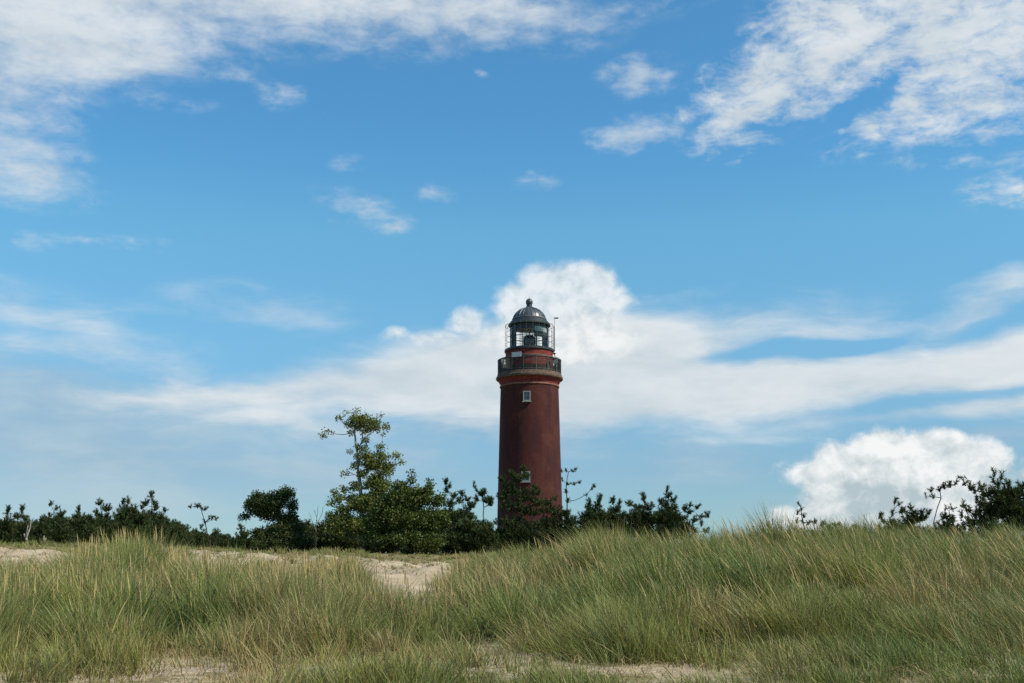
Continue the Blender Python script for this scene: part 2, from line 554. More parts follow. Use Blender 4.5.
# ------------------------------------------------------------------ terrain
COLS = [-300, 0, 60, 130, 180, 240, 300, 380, 430, 480, 550, 620, 700, 760, 850, 940, 1024, 1300]
ROWS = [   # distance : the height at which the ground shows, per column
    (10, [690] * 18),
    (13, [655, 655, 655, 657, 655, 653, 655, 655, 657, 655, 650, 652, 655, 655, 652, 648, 650, 650]),
    (16, [635, 632, 634, 634, 632, 630, 632, 636, 642, 640, 628, 622, 620, 612, 620, 622, 620, 620]),
    (20, [618, 616, 614, 606, 612, 616, 614, 622, 632, 622, 602, 590, 588, 580, 588, 592, 588, 588]),
    (24, [610, 609, 605, 583, 602, 607, 602, 608, 612, 606, 584, 572, 570, 561, 570, 573, 566, 566]),
    (27, [602, 601, 594, 571, 588, 600, 598, 600, 602, 598, 575, 563, 563, 553, 562, 566, 558, 558]),
    (30, [590, 590, 584, 573, 580, 592, 592, 590, 591, 590, 572, 562, 562, 555, 561, 564, 559, 559]),
    (35, [566, 565, 570, 568, 562, 566, 573, 573, 574, 576, 568, 566, 566, 562, 566, 568, 564, 564]),
    (42, [550, 551, 555, 555, 555, 559, 562, 563, 568, 564, 562, 570, 572, 570, 572, 574, 572, 572]),
    (50, [550, 549, 550, 551, 553, 556, 557, 557, 560, 559, 558, 572, 576, 576, 576, 577, 577, 577]),
    (65, [547, 547, 548, 549, 551, 554, 555, 555, 556, 556, 557, 570, 574, 576, 574, 572, 572, 572]),
    (85, [547, 546, 547, 548, 550, 552, 553, 554, 555, 556, 560, 572, 576, 577, 576, 574, 574, 574]),
    (110, [548, 547, 548, 549, 551, 553, 554, 556, 557, 558, 562, 574, 578, 578, 578, 577, 577, 577]),
    (160, [556] * 10 + [566, 576, 580, 580, 580, 580, 580, 580]), (250, [575] * 18), (800, [587] * 18), (3000, [589] * 18)]


def tdist(Y, py):
    b = (341.5 - py) / F
    return Y / (CT - b * ST)


def gz(py, Y):
    b = (341.5 - py) / F
    return ZE + Y / (CT - b * ST) * (ST + b * CT)


_cg = np.arange(-300, 1301, 10.0)
_yg = np.concatenate([np.arange(-4, 60, .5), np.arange(60, 300, 5.0), np.array([400, 800, 1500, 3000, 6000.0])])
_rz = []
for (Y, pys) in ROWS:
    _rz.append(np.array([gz(p, Y) for p in np.interp(_cg, COLS, pys)]))
_rz = np.array(_rz)
_ry = np.array([r[0] for r in ROWS], float)
_ry = np.concatenate([[-4, 4], _ry])
_rz = np.concatenate([np.full((1, len(_cg)), -.02), np.full((1, len(_cg)), ZE - 1.35), _rz])
_Z = np.array([np.interp(_yg, _ry, _rz[:, j]) for j in range(len(_cg))]).T      # (Y, col)


def _smooth(a, n, axis, upto):
    k = np.exp(-.5 * (np.arange(-n, n + 1) / (n / 2.0)) ** 2); k /= k.sum()
    if axis == 0:
        part = a[:upto]
        pad = np.pad(part, ((n, n), (0, 0)), 'edge')
        out = sum(k[i] * pad[i:i + part.shape[0]] for i in range(2 * n + 1))
        out[:2] = part[:2]; out[-6:] = part[-6:]
        r = a.copy(); r[:upto] = out
        return r
    pad = np.pad(a, ((0, 0), (n, n)), 'edge')
    return sum(k[i] * pad[:, i:i + a.shape[1]] for i in range(2 * n + 1))


_Z = _smooth(_smooth(_Z, 3, 0, 128), 3, 1, 0)


def col_of(X, Y):
    return 512 + F * X / (np.maximum(Y, 8.0) * CT)


def zt(X, Y):
    X = np.asarray(X, float); Y = np.asarray(Y, float)
    c = np.clip((col_of(X, Y) + 300) / 10, 0, len(_cg) - 1.001)
    ci = np.floor(c).astype(int); cf = c - ci
    yy = np.clip(Y, _yg[0], _yg[-1] - 1)
    yi = np.clip(np.searchsorted(_yg, yy, side='right') - 1, 0, len(_yg) - 2)
    yf = (yy - _yg[yi]) / (_yg[yi + 1] - _yg[yi])
    z = (_Z[yi, ci] * (1 - cf) + _Z[yi, ci + 1] * cf) * (1 - yf) + (_Z[yi + 1, ci] * (1 - cf) + _Z[yi + 1, ci + 1] * cf) * yf
    amp = np.clip((Y - 6) / 20, .15, 1) * np.clip(1.2 - Y / 400, 0, 1)
    z = z + amp * ((fbm(X * .45, Y * .45, 3) - .5) * (.34 + .40 * np.clip((Y - 17) / 6, 0, 1) * np.clip((60 - Y) / 20, 0, 1)) + (fbm(X * 1.7, Y * 1.7, 9, 3) - .5) * .10)
    return z


def ztf(X, Y):
    return float(zt(np.array([X]), np.array([Y]))[0])


# how much grass grows where (0..1), and how much litter lies on the sand
def cover(X, Y):
    c = col_of(X, Y)
    n = fbm(X * .55, Y * .55, 21)
    n2 = fbm(X * 1.6, Y * 1.6, 33, 3)
    Yn = np.where(Y < 20, Y + ((fbm(X * .38 + 3, Y * .5, 41, 3) - .5) * 15.0 + (n2 - .5) * 5.0) * np.clip((18 - Y) / 3, 0, 1), Y)
    ip = lambda pts: np.interp(Yn, [p[0] for p in pts], [p[1] for p in pts])
    left = ip([(8, .2), (10.5, .38), (12.3, .75), (14, 1.0), (29, 1.0), (32, .55), (36, .15), (42, .25), (46, .8), (60, .9), (90, .7)])
    mid = ip([(8, .2), (10.5, .42), (12.3, .75), (17, .95), (20.5, .95), (22.5, .3), (24, .0), (35, .0), (38, .4), (47, .7), (60, .9), (90, .7)])
    right = ip([(8, .2), (10.5, .42), (12.3, .72), (14.2, 1.0), (33, 1.0), (40, .8), (60, .8), (90, .7)])
    d = left
    m = np.clip((c - 345) / 30, 0, 1) * np.clip((470 - c) / 50, 0, 1)
    d = d * (1 - m) + mid * m
    r = np.clip((c - 440) / 70, 0, 1)
    d = d * (1 - r) + right * r
    # bare scrape beside the tall tuft on the left crest
    bare = np.clip(1 - ((c - 205) / 40) ** 2 - ((Y - 33) / 4.5) ** 2, 0, 1)
    d = d * (1 - np.clip(bare * 3, 0, 1) * .9)
    bare = np.clip(1 - ((c - 30) / 70) ** 2 - ((Y - 38) / 6) ** 2, 0, 1)
    d = d * (1 - np.clip(bare * 3, 0, 1) * .9)
    patch = np.clip((n + .75 * (n2 - .5) - .36) / .20, 0, 1)
    near = np.clip((15.5 - Y) / 4, 0, 1)
    far = np.clip((Y - 31) / 8, 0, 1)
    gate = 1 - (1 - patch) * np.maximum(near * .95, far * .45)
    return np.clip(d, 0, 1) * gate


def build_ground():
    ys = np.concatenate([np.array([-400, -120, -40, -15, -8, -4]), np.arange(-2, 8, .8), np.arange(8, 52, .16), np.arange(52, 120, 1.5),
                         np.arange(125, 300, 15.0), np.array([350, 450, 600, 900, 1500, 3000, 6000])])
    cs = np.concatenate([np.arange(-3000, -340, 120), np.arange(-340, 1360, 4.5), np.arange(1360, 4100, 120)])
    YY, CC = np.meshgrid(ys, cs, indexing='ij')
    XX = (CC - 512) / F * np.maximum(YY, 8.0) * CT
    w = np.where(YY < -2, 1 + (-YY - 2) / 12, 1)
    XX = XX * w
    ZZ = zt(XX, YY)
    nr, nc = YY.shape
    V = np.stack([XX, YY, ZZ], -1).reshape(-1, 3)
    i = np.arange(nr - 1)[:, None] * nc + np.arange(nc - 1)[None, :]
    Fq = np.stack([i, i + 1, i + 1 + nc, i + nc], -1).reshape(-1)
    me = np_mesh('dune_ground', V, Fq, np.full((nr - 1) * (nc - 1), 4), smooth=True)
    lt = cover(XX, YY).ravel()
    lt = np.clip(np.where(YY.ravel() < 18, .26, .12) + .66 * lt + np.where(YY.ravel() > 46, .35, 0), 0, 1)
    at = me.attributes.new('litter', 'FLOAT', 'POINT')
    at.data.foreach_set('value', lt.astype(np.float32))
    o = link_mesh('dune_ground', me, M['sand'])
    tag(o, 'pale sand dune with litter, rising from the beach to the trees', 'ground', kind='structure')


build_ground()


# ------------------------------------------------------------------ grass
def blades(P, h, w, dirx, diry, lean, tone_b, tone_t, droop=None):
    n = len(P)
    ts = np.array([0, .38, .72, 1.0]); ws = np.array([1.0, .9, .6, 0])
    yaw = rng.uniform(0, math.pi, n)
    wx, wy = np.cos(yaw), np.sin(yaw)
    V = np.zeros((n, 7, 3), np.float32); T = np.zeros((n, 7, 3), np.float32)
    if droop is None: droop = np.zeros(n)
    k = 0
    for j, (t, q) in enumerate(zip(ts, ws)):
        side = lean * (t * .35 + .65 * t ** 2.0)
        x = P[:, 0] + h * side * dirx
        y = P[:, 1] + h * side * diry
        z = P[:, 2] - .02 + h * (t * np.sqrt(np.clip(1 - (lean * .62) ** 2, .2, 1)) - droop * t ** 3)
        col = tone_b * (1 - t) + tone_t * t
        if j < 3:
            for s in (-1, 1):
                V[:, k, 0] = x + s * wx * w * q * .5; V[:, k, 1] = y + s * wy * w * q * .5; V[:, k, 2] = z
                T[:, k] = col; k += 1
        else:
            V[:, k, 0] = x; V[:, k, 1] = y; V[:, k, 2] = z; T[:, k] = col
    base = (np.arange(n) * 7)[:, None]
    fq = np.array([0, 1, 3, 2, 2, 3, 5, 4, 4, 5, 6])
    Fl = (base + fq[None, :]).ravel()
    sz = np.tile([4, 4, 3], n)
    return V.reshape(-1, 3), Fl, sz, T.reshape(-1, 3)


def scatter(n, y0, y1, c0=-230, c1=1260, power=1.0):
    u = rng.random(n)
    Y = (y0 ** power + u * (y1 ** power - y0 ** power)) ** (1 / power)
    c = rng.uniform(c0, c1, n)
    X = (c - 512) / F * Y * CT
    return X, Y


def make_grass(total, y0, y1, hmul, wbase, name_seed, power, clump_n):
    """tufts first, then the blades of each tuft"""
    nt_ = total // clump_n
    X, Y = scatter(int(nt_ * 2.6), y0, y1, power=power)
    wd_, _, _ = worley(X + .3 * Y, Y * .8, 1.25, 5)
    tus = np.clip(1.2 - wd_ * 1.75, 0, 1)
    keep = rng.random(len(X)) < cover(X, Y) * (.09 + 1.05 * tus) * (.6 + .8 * fbm(X * .9, Y * .9, 51, 3))
    X, Y = X[keep][:nt_], Y[keep][:nt_]
    m = len(X)
    cnt = rng.integers(int(clump_n * .5), int(clump_n * 1.5) + 1, m)
    idx = np.repeat(np.arange(m), cnt)
    n = len(idx)
    rad = rng.uniform(.08, .26, m)[idx]
    ang = rng.uniform(0, 2 * math.pi, n); rr = np.sqrt(rng.random(n)) * rad
    bx, by = X[idx] + np.cos(ang) * rr, Y[idx] + np.sin(ang) * rr
    c = col_of(bx, by)
    near = np.clip((by - 10.0) / 5.0, 0, 1)
    hn = np.clip((fbm(X * .9, Y * .9, 77, 3)[idx] - .5) * 1.6 + .5, 0, 1)
    wd_, wox, woy = worley(X + .3 * Y, Y * .8, 1.25, 5)
    tus = np.clip(1.15 - wd_ * 1.45, 0, 1)[idx]
    h = (.26 + .42 * near) * (.45 + .95 * hn) * (.55 + .62 * tus) * rng.uniform(.55, 1.12, n) * hmul
    # the tall tuft on the left crest
    tall = np.clip(1 - ((c - 130) / 52) ** 2 - ((by - 27) / 3) ** 2, 0, 1)
    h *= 1 + .45 * np.clip(tall * 2, 0, 1)
    h *= 1 - .48 * np.clip(1 - ((c - 412) / 62) ** 2, 0, 1) * np.clip((by - 16) / 3, 0, 1)
    far = np.clip((by - 31) / 8, 0, 1)
    h *= 1 - .55 * far
    right = np.clip((c - 430) / 200, 0, 1)
    wind = .06 + .25 * right + .5 * (fbm(bx * .5, by * .5, 88, 3) - .5)
    tl = rng.normal(0, .30, m)[idx]
    # blades splay from the tuft's centre and bend with the wind to the left
    ox = np.cos(ang) * rr / rad * .36 + rng.normal(0, .16, n) - wind + tl + .55 * wox[idx]
    oy = np.sin(ang) * rr / rad * .42 + rng.normal(0, .16, n) + .05 + .4 * woy[idx]
    ln = np.hypot(ox, oy) + 1e-5
    lean = np.clip(ln, 0, 1.25)
    P = np.stack([bx, by, zt(bx, by)], 1)
    w = wbase * rng.uniform(.6, 1.3, n)
    # tones of the leaves themselves
    greenish = np.array([[.094, .190, .021]]); olive = np.array([[.190, .228, .026]]); straw = np.array([[.54, .42, .18]]); brown = np.array([[.24, .14, .05]]); blue = np.array([[.070, .165, .060]])
    tn = fbm(X * .38 + 5, Y * .38, 99, 3)[idx]
    tr_ = rng.random(n)
    a = np.clip((tn - .35) / .3, 0, 1)[:, None]
    tone = greenish * (1 - a) + olive * a
    bsel = (rng.random(m)[idx] < .3)[:, None]
    tone = np.where(bsel, .4 * tone + .6 * blue, tone)
    dryn = fbm(X * .8 + 31, Y * .8, 123, 3)[idx]
    pd = np.clip(.07 + (dryn - .5) * 1.6 + .10 * (1 - near) + .18 * far, .04, .7)
    tone = np.where((tr_ < pd)[:, None], straw * rng.uniform(.6, 1.1, (n, 1)), tone)
    tone = np.where((tr_ > 1 - .35 * pd)[:, None], brown, tone)
    tone = tone * rng.uniform(.5, 1.45, (n, 1)) * (.75 + .5 * rng.random(m))[idx][:, None]
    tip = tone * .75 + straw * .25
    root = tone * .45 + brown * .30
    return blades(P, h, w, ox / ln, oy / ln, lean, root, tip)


def cat(parts):
    Vs, Fs, Ss, Ts = [], [], [], []
    off = 0
    for v, f, s, t in parts:
        Vs.append(v); Fs.append(f + off); Ss.append(s); Ts.append(t); off += len(v)
    return np.concatenate(Vs), np.concatenate(Fs), np.concatenate(Ss), np.concatenate(Ts)


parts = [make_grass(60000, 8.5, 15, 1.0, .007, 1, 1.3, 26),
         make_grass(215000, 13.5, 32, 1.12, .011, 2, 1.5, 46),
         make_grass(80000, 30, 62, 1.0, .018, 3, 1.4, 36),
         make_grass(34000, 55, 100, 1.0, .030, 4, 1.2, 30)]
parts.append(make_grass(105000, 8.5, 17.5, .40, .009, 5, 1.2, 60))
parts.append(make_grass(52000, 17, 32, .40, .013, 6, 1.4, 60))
v, f, s, t = cat(parts)
o = link_mesh('marram_grass', np_mesh('marram_grass', v, f, s, t), M['grass'])
tag(o, 'green and straw coloured marram grass bending over the whole dune', 'grass', kind='stuff')


# dead straws lying on the sand between the tufts
def lying(n, y0, y1):
    X, Y = scatter(n, y0, y1, power=1.4)
    k = rng.random(n) < (.25 + .75 * fbm(X * 1.3, Y * 1.3, 61, 3)) * np.where((col_of(X, Y) > 372) & (col_of(X, Y) < 440) & (Y > 22) & (Y < 34), .06, 1)
    X, Y = X[k], Y[k]; n = len(X)
    a = rng.uniform(0, 2 * math.pi, n)
    P = np.stack([X, Y, zt(X, Y) + .015], 1)
    tone = np.array([[.42, .32, .16]]) * rng.uniform(.35, 1.2, (n, 1))
    v, f, s, t = blades(P, rng.uniform(.10, .34, n), .010 * Y / 14 * rng.uniform(.6, 1.3, n), np.cos(a), np.sin(a), np.full(n, 1.0), tone, tone, droop=np.full(n, .62))
    return v, f, s, t


v, f, s, t = cat([lying(26000, 8.5, 19), lying(26000, 27, 50)])
o = link_mesh('straw_litter', np_mesh('straw_litter', v, f, s, t), M['grass'])
tag(o, 'dead straw and broken blades lying on the sand', 'litter', kind='stuff')


# dry flowering stalks standing over the grass
def stalks(n, y0, y1, c0, c1, hh, right_lean=0.0):
    X, Y = scatter(n, y0, y1, c0, c1, 1.5)
    keep = cover(X, Y) > .45
    X, Y = X[keep], Y[keep]; n = len(X)
    h = rng.uniform(.75, 1.1, n) * hh
    P = np.stack([X, Y, zt(X, Y)], 1)
    c = col_of(X, Y)
    lean = np.clip(.06 + .28 * np.clip((c - 430) / 200, 0, 1) + rng.normal(0, .08, n), 0, .7)
    dx = -np.ones(n) + rng.normal(0, .3, n); dy = rng.normal(0, .4, n); l = np.hypot(dx, dy)
    tone = np.array([[.62, .47, .22]]) * rng.uniform(.6, 1.2, (n, 1))
    st = blades(P, h, np.full(n, .008), dx / l, dy / l, lean, tone * .8, tone)
    # head: a slim spindle along the top fifth, as two crossed leaf shapes
    out = [st]
    for yaw in (0, math.pi / 2):
        V = np.zeros((n, 6, 3), np.float32)
        ts = [.70, .80, .80, .95, .95, 1.06]; sg = [0, -1, 1, -1, 1, 0]; wd = [0, 1, 1, .75, .75, 0]
        for k in range(6):
            tt = ts[k]; side = lean * (tt * .35 + .65 * tt ** 2)
            hw = .009 * wd[k] * sg[k] * (Y / 22)
            V[:, k, 0] = X + h * side * dx / l + hw * math.cos(yaw)
            V[:, k, 1] = Y + h * side * dy / l + hw * math.sin(yaw)
            V[:, k, 2] = P[:, 2] - .02 + h * tt * np.sqrt(np.clip(1 - (lean * .62) ** 2, .2, 1))
        fl = ((np.arange(n) * 6)[:, None] + np.array([0, 2, 1, 1, 2, 4, 3, 3, 4, 5])[None]).ravel()
        out.append((V.reshape(-1, 3), fl, np.tile([3, 4, 3], n), np.repeat(tone * 1.15, 6, 0)))
    return cat(out)


v, f, s, t = cat([stalks(420, 24, 30, 165, 372, .92), stalks(70, 25, 30, 75, 172, 1.12), stalks(700, 14, 28, -140, 460, .8),
                  stalks(900, 14, 31, 440, 1180, .80)])
o = link_mesh('seed_stalks', np_mesh('seed_stalks', v, f, s, t), M['grass'])
tag(o, 'pale dry seed heads standing over the green dune grass', 'grass', kind='stuff')


# ------------------------------------------------------------------ trees
def wpt(px, py, Y):
    a, b = (px - 512) / F, (341.5 - py) / F
    t = Y / (CT - b * ST)
    return np.array([a * t, Y, ZE + t * (ST + b * CT)])


def foliage(cent, outward, kind, size, trng):
    """cent (n,3) tuft centres -> mesh arrays"""
    n = len(cent)
    if kind == 'pine':
        m = 34
        ax = outward + np.array([0, 0, .9]) + trng.normal(0, .35, (n, 3))
        ax /= np.linalg.norm(ax, axis=1, keepdims=True)
        i = np.repeat(np.arange(n), m); N = n * m
        A = ax[i]
        r = trng.normal(0, 1, (N, 3)); r -= A * (r * A).sum(1, keepdims=True); r /= np.linalg.norm(r, axis=1, keepdims=True)
        L = size * trng.uniform(.8, 1.2, n)[i]
        u = trng.random(N)
        st = cent[i] + A * ((u - .5) * L * 1.15)[:, None]
        d = A * .75 + r * trng.uniform(.5, 1.0, (N, 1)); d /= np.linalg.norm(d, axis=1, keepdims=True)
        nl = L * trng.uniform(.38, .6, N)
        wv = np.cross(d, trng.normal(0, 1, (N, 3))); wv /= np.linalg.norm(wv, axis=1, keepdims=True)
        wd = size * .055
        V = np.stack([st - wv * wd, st + wv * wd, st + d * nl[:, None]], 1).reshape(-1, 3)
        Fl = np.arange(N * 3); sz = np.full(N, 3)
        tn = np.array([[.042, .062, .016]]) * trng.uniform(.7, 1.5, (n, 1)) + np.array([[.018, .008, .0]]) * (trng.random((n, 1)) < .18)
        T = np.repeat(np.repeat(tn, m, 0) * trng.uniform(.8, 1.25, (N, 1)), 3, 0)
        return V, Fl, sz, T
    m = 15
    i = np.repeat(np.arange(n), m); N = n * m
    off = trng.normal(0, 1, (N, 3)); off /= np.linalg.norm(off, axis=1, keepdims=True)
    off *= (trng.random(N) ** .45)[:, None] * size * np.array([1, 1, .75])
    p = cent[i] + off
    d = off / size + trng.normal(0, .6, (N, 3)); d /= np.linalg.norm(d, axis=1, keepdims=True)
    wv = np.cross(d, trng.normal(0, 1, (N, 3))); wv /= np.linalg.norm(wv, axis=1, keepdims=True)
    L = size * trng.uniform(.42, .7, N)[:, None]
    nm = np.cross(d, wv)
    V = np.stack([p, p + d * L * .5 - wv * L * .32 + nm * L * .08, p + d * L, p + d * L * .5 + wv * L * .32 + nm * L * .08], 1).reshape(-1, 3)
    Fl = np.arange(N * 4); sz = np.full(N, 4)
    g0 = {'leaf': [[.072, .100, .018]], 'pale_leaf': [[.150, .175, .036]], 'dark_leaf': [[.055, .075, .018]]}[kind]
    tn = np.array(g0) * trng.uniform(.65, 1.45, (n, 1))
    T = np.repeat(np.repeat(tn, m, 0) * trng.uniform(.75, 1.3, (N, 1)), 4, 0)
    return V, Fl, sz, T


def tube_arrays(nodes, par, rad, seg=5):
    """every node-to-parent segment becomes a short tapered tube"""
    ch = np.array([k for k in range(len(nodes)) if par[k] >= 0]); pa = par[ch]
    p, q = nodes[pa], nodes[ch]
    d = q - p; L = np.linalg.norm(d, axis=1, keepdims=True); L[L < 1e-5] = 1e-5; d = d / L
    ref = np.where(np.abs(d[:, 2:3]) < .9, np.array([[0, 0, 1.0]]), np.array([[1.0, 0, 0]]))
    x = np.cross(d, ref); x /= np.linalg.norm(x, axis=1, keepdims=True); y = np.cross(d, x)
    n = len(ch)
    V = np.zeros((n, 2 * seg, 3))
    for j in range(seg):
        a = 2 * math.pi * j / seg
        o_ = x * math.cos(a) + y * math.sin(a)
        V[:, j] = p - d * .01 + o_ * np.minimum(rad[pa], rad[ch] * 1.5)[:, None]
        V[:, seg + j] = q + o_ * rad[ch][:, None]
    fl = []
    for j in range(seg):
        k = (j + 1) % seg
        fl += [j, k, seg + k, seg + j]
    Fl = ((np.arange(n) * 2 * seg)[:, None] + np.array(fl)[None]).ravel()
    return V.reshape(-1, 3), Fl, np.full(n * seg, 4)


TREE_N = [0]


def tree(name, label, cat_, D, base_px, crown, kind='pine', dens=1.0, size=None, trunk=None, group=None,
         bark='bark', r0=.012, crownname='crown', trunkname='trunk'):
    TREE_N[0] += 1
    trng = np.random.default_rng(100 + TREE_N[0])
    ppm = F / D
    size = size or {'pine': .30, 'leaf': .22, 'pale_leaf': .18, 'dark_leaf': .20}[kind]
    bx = (base_px - 512) / ppm * CT
    B = np.array([bx, D, ztf(bx, D)])
    C, O = [], []
    tuft_area = math.pi * (size * ppm * .62) ** 2
    for (ex, ey, rx, ry) in crown:
        c = wpt(ex, ey, D)
        RX, RY = rx / ppm, ry / ppm
        RD = .55 * (RX + RY) if RX > RY else RX * .9
        thick = max(1.0, min(RX, RY) / size * .8)
        nn = max(1, int(round((7.5 if kind == 'pine' else 2.6) * dens * math.pi * rx * ry / tuft_area * thick)))
        q = trng.normal(0, 1, (nn, 3)); q /= np.linalg.norm(q, axis=1, keepdims=True)
        q *= (trng.random(nn) ** .45)[:, None]
        k = np.maximum(np.array([RX, RD, RY]) - size * .28, .02)
        C.append(c + q * k); O.append(q)
    C = np.concatenate(C); O = np.concatenate(O)
    gzz = zt(C[:, 0], C[:, 1])
    ok = C[:, 2] > gzz + .05
    C, O = C[ok], O[ok]
    # trunk line
    if trunk:
        T = [B] + [wpt(a, b, D) for (a, b) in trunk]
    else:
        top = min(crown, key=lambda e: e[1] - e[3])
        tp = wpt(top[0], top[1] - top[3] * .5, D)
        j = trng.normal(0, .05 * (tp[2] - B[2]), 2)
        T = [B, B * .6 + tp * .4 + np.array([j[0], j[1], 0]), B * .25 + tp * .75 + np.array([j[1] * .5, -j[0], 0]), tp]
    nodes, par = [T[0] - np.array([0, 0, .15])], [-1]
    for a, b in zip(T[:-1], T[1:]):
        k = max(1, int(np.linalg.norm(b - a) / .35))
        for i in range(1, k + 1):
            nodes.append(a + (b - a) * i / k + trng.normal(0, .02, 3)); par.append(len(nodes) - 2)
    ntr = len(nodes)
    nodes = list(nodes)
    arr = np.array(nodes)
    dist = np.array([np.min(np.linalg.norm(arr - c, axis=1)) for c in C])
    depth = [i * .35 for i in range(ntr)]
    for k in np.argsort(dist):
        c = C[k]
        arr = np.array(nodes)
        dv = c - arr
        dl = np.linalg.norm(dv, axis=1)
        cost = dl + .12 * np.array(depth) * 0 + np.where(dv[:, 2] < -.05, .6, 0) + np.where(np.arange(len(arr)) < 2, .8, 0)
        p = int(np.argmin(cost))
        steps = max(1, int(dl[p] / .3))
        a = arr[p]; last = p
        sag = min(.25, dl[p] * .12)
        for i in range(1, steps + 1):
            u = i / steps
            q = a + (c - a) * u
            q = q + np.array([0, 0, -sag * 4 * u * (1 - u)]) + (trng.normal(0, .03, 3) if i < steps else 0)
            nodes.append(q); par.append(last); depth.append(depth[last] + dl[p] / steps); last = len(nodes) - 1
    nodes = np.array(nodes); par = np.array(par)
    load = np.ones(len(nodes)) * .6
    for i in range(len(nodes) - 1, 0, -1):
        load[par[i]] += load[i] if par[i] >= 0 else 0
    H = max(1.0, nodes[:, 2].max() - B[2])
    rad = np.clip(r0 * .55 * load ** .40, .009, .02 * H + .02)
    e = empty(name, tuple(B), label, cat_, group)
    V, Fl, sz = tube_arrays(nodes - B, par, rad)
    link_mesh(trunkname, np_mesh(trunkname, V, Fl, sz, smooth=True), M[bark], e)
    V, Fl, sz, Tn = foliage(C - B, O, kind, size, trng)
    link_mesh(crownname, np_mesh(crownname, V, Fl, sz, Tn), M['needle' if kind == 'pine' else 'leaf'], e)
    return e


PN = 'pine_tree'
GL = 'pines along the left skyline'
# left skyline
tree(PN, 'small spire shaped pine at the far left edge of the tree line', 'tree', 78, 8, [(8, 511, 2.5, 7), (8, 524, 7, 11), (5, 538, 12, 10)], group=GL)
tree(PN, 'slim pine with a pointed top beside the bleached bare trunk', 'tree', 76, 23, [(22, 509, 2.5, 6), (17, 516, 5, 4), (26, 518, 5, 4), (24, 530, 9, 9), (24, 541, 11, 7)], group=GL)
tree(PN, 'low pine with a reddish tint in the dip of the left tree line', 'tree', 80, 42, [(41, 521, 3, 5), (44, 531, 8, 9), (42, 541, 12, 8)], group=GL)
tree(PN, 'pine with two lone tufts sticking out above its thin top', 'tree', 74, 60, [(50, 504, 3, 2), (56, 508, 3, 2), (50, 515, 3, 2), (62, 514, 4, 4), (60, 523, 7, 5), (60, 535, 14, 12)], group=GL)
tree(PN, 'dense dark pine with one sharp tip, left of the tall grass tuft', 'tree', 76, 82, [(79, 511, 3, 6), (76, 518, 6, 5), (86, 520, 8, 6), (82, 533, 15, 13)], group=GL)
tree(PN, 'pine with a lumpy top leaning left behind the tall grass tuft', 'tree', 78, 104, [(99, 503, 4, 3), (106, 508, 6, 5), (97, 513, 4, 3), (104, 518, 8, 5), (104, 532, 15, 13)], group=GL)
tree(PN, 'double headed pine rising straight behind the tall grass tuft', 'tree', 75, 127, [(123, 501, 2.5, 4), (128, 501, 2.5, 4), (127, 511, 8, 6), (121, 520, 8, 6), (126, 532, 15, 13)], group=GL)
tree(PN, 'highest pine of the left group with loose separate tufts on top', 'tree', 73, 150, [(151, 495, 3, 4), (146, 503, 4, 4), (154, 502, 3, 3), (155, 508, 4, 4), (142, 507, 3, 2), (150, 516, 9, 5), (151, 531, 14, 13)], group=GL)
tree(PN, 'rounded pine with a small tuft on its right shoulder', 'tree', 77, 164, [(165, 510, 3, 2), (160, 520, 9, 7), (163, 533, 14, 13)], group=GL)
tree(PN, 'low pine on the falling skyline between the tuft and the wind bent sapling', 'tree', 74, 180, [(178, 531, 10, 6), (181, 541, 13, 9)], group=GL)
tree(PN, 'lowest dark pine at the foot of the wind bent sapling', 'tree', 76, 197, [(196, 538, 12, 6), (196, 546, 14, 6)], group=GL)
tree('pine_sapling', 'thin wind bent pine sapling with flat tufts and open sky behind', 'tree', 66, 211,
     [(191, 507, 2.5, 1.2), (198, 506, 4, 1.6), (204, 509, 4, 1.6), (211, 518, 4, 1.2), (216, 519, 2.5, 1), (205, 522, 2, 1.5), (201, 527, 2.5, 1.5), (204, 530, 2, 1)],
     dens=1.1, size=.24, trunk=[(209, 540), (206, 525), (203, 515), (201, 509)], r0=.014)
tree(PN, 'small pine leaning left beside the gap with the wind bent sapling', 'tree', 74, 219, [(216, 532, 3, 4), (222, 540, 7, 6), (220, 546, 12, 6)], group=GL)
tree(PN, 'pointed little pine in front of the round broadleaf tree', 'tree', 68, 242, [(241, 527, 2.5, 4), (242, 536, 8, 7), (246, 545, 13, 8)], group=GL)
tree('round_tree', 'round broadleaf tree with a ragged dark crown over a gap of sky', 'tree', 72, 283,
     [(270, 503, 20, 10), (288, 494, 8, 6), (284, 490, 5, 4), (252, 503, 8, 8), (246, 516, 4, 5), (258, 496, 8, 5), (241, 517, 3, 3), (292, 505, 6, 8), (290, 518, 8, 8),
      (272, 515, 14, 7), (284, 530, 18, 11), (282, 542, 34, 13), (264, 510, 14, 8), (254, 507, 10, 7), (262, 534, 12, 8), (278, 497, 12, 7), (298, 528, 9, 8)], kind='dark_leaf', dens=1.1,
     trunk=[(283, 535), (281, 520), (277, 506), (276, 497)], r0=.016)
tree('leafy_shrub', 'dark shrub between the round tree and the tall thin tree', 'shrub', 74, 312, [(314, 538, 18, 12), (322, 527, 9, 6), (330, 519, 6, 5), (300, 544, 14, 9)], kind='dark_leaf', crownname='foliage', trunkname='stem')
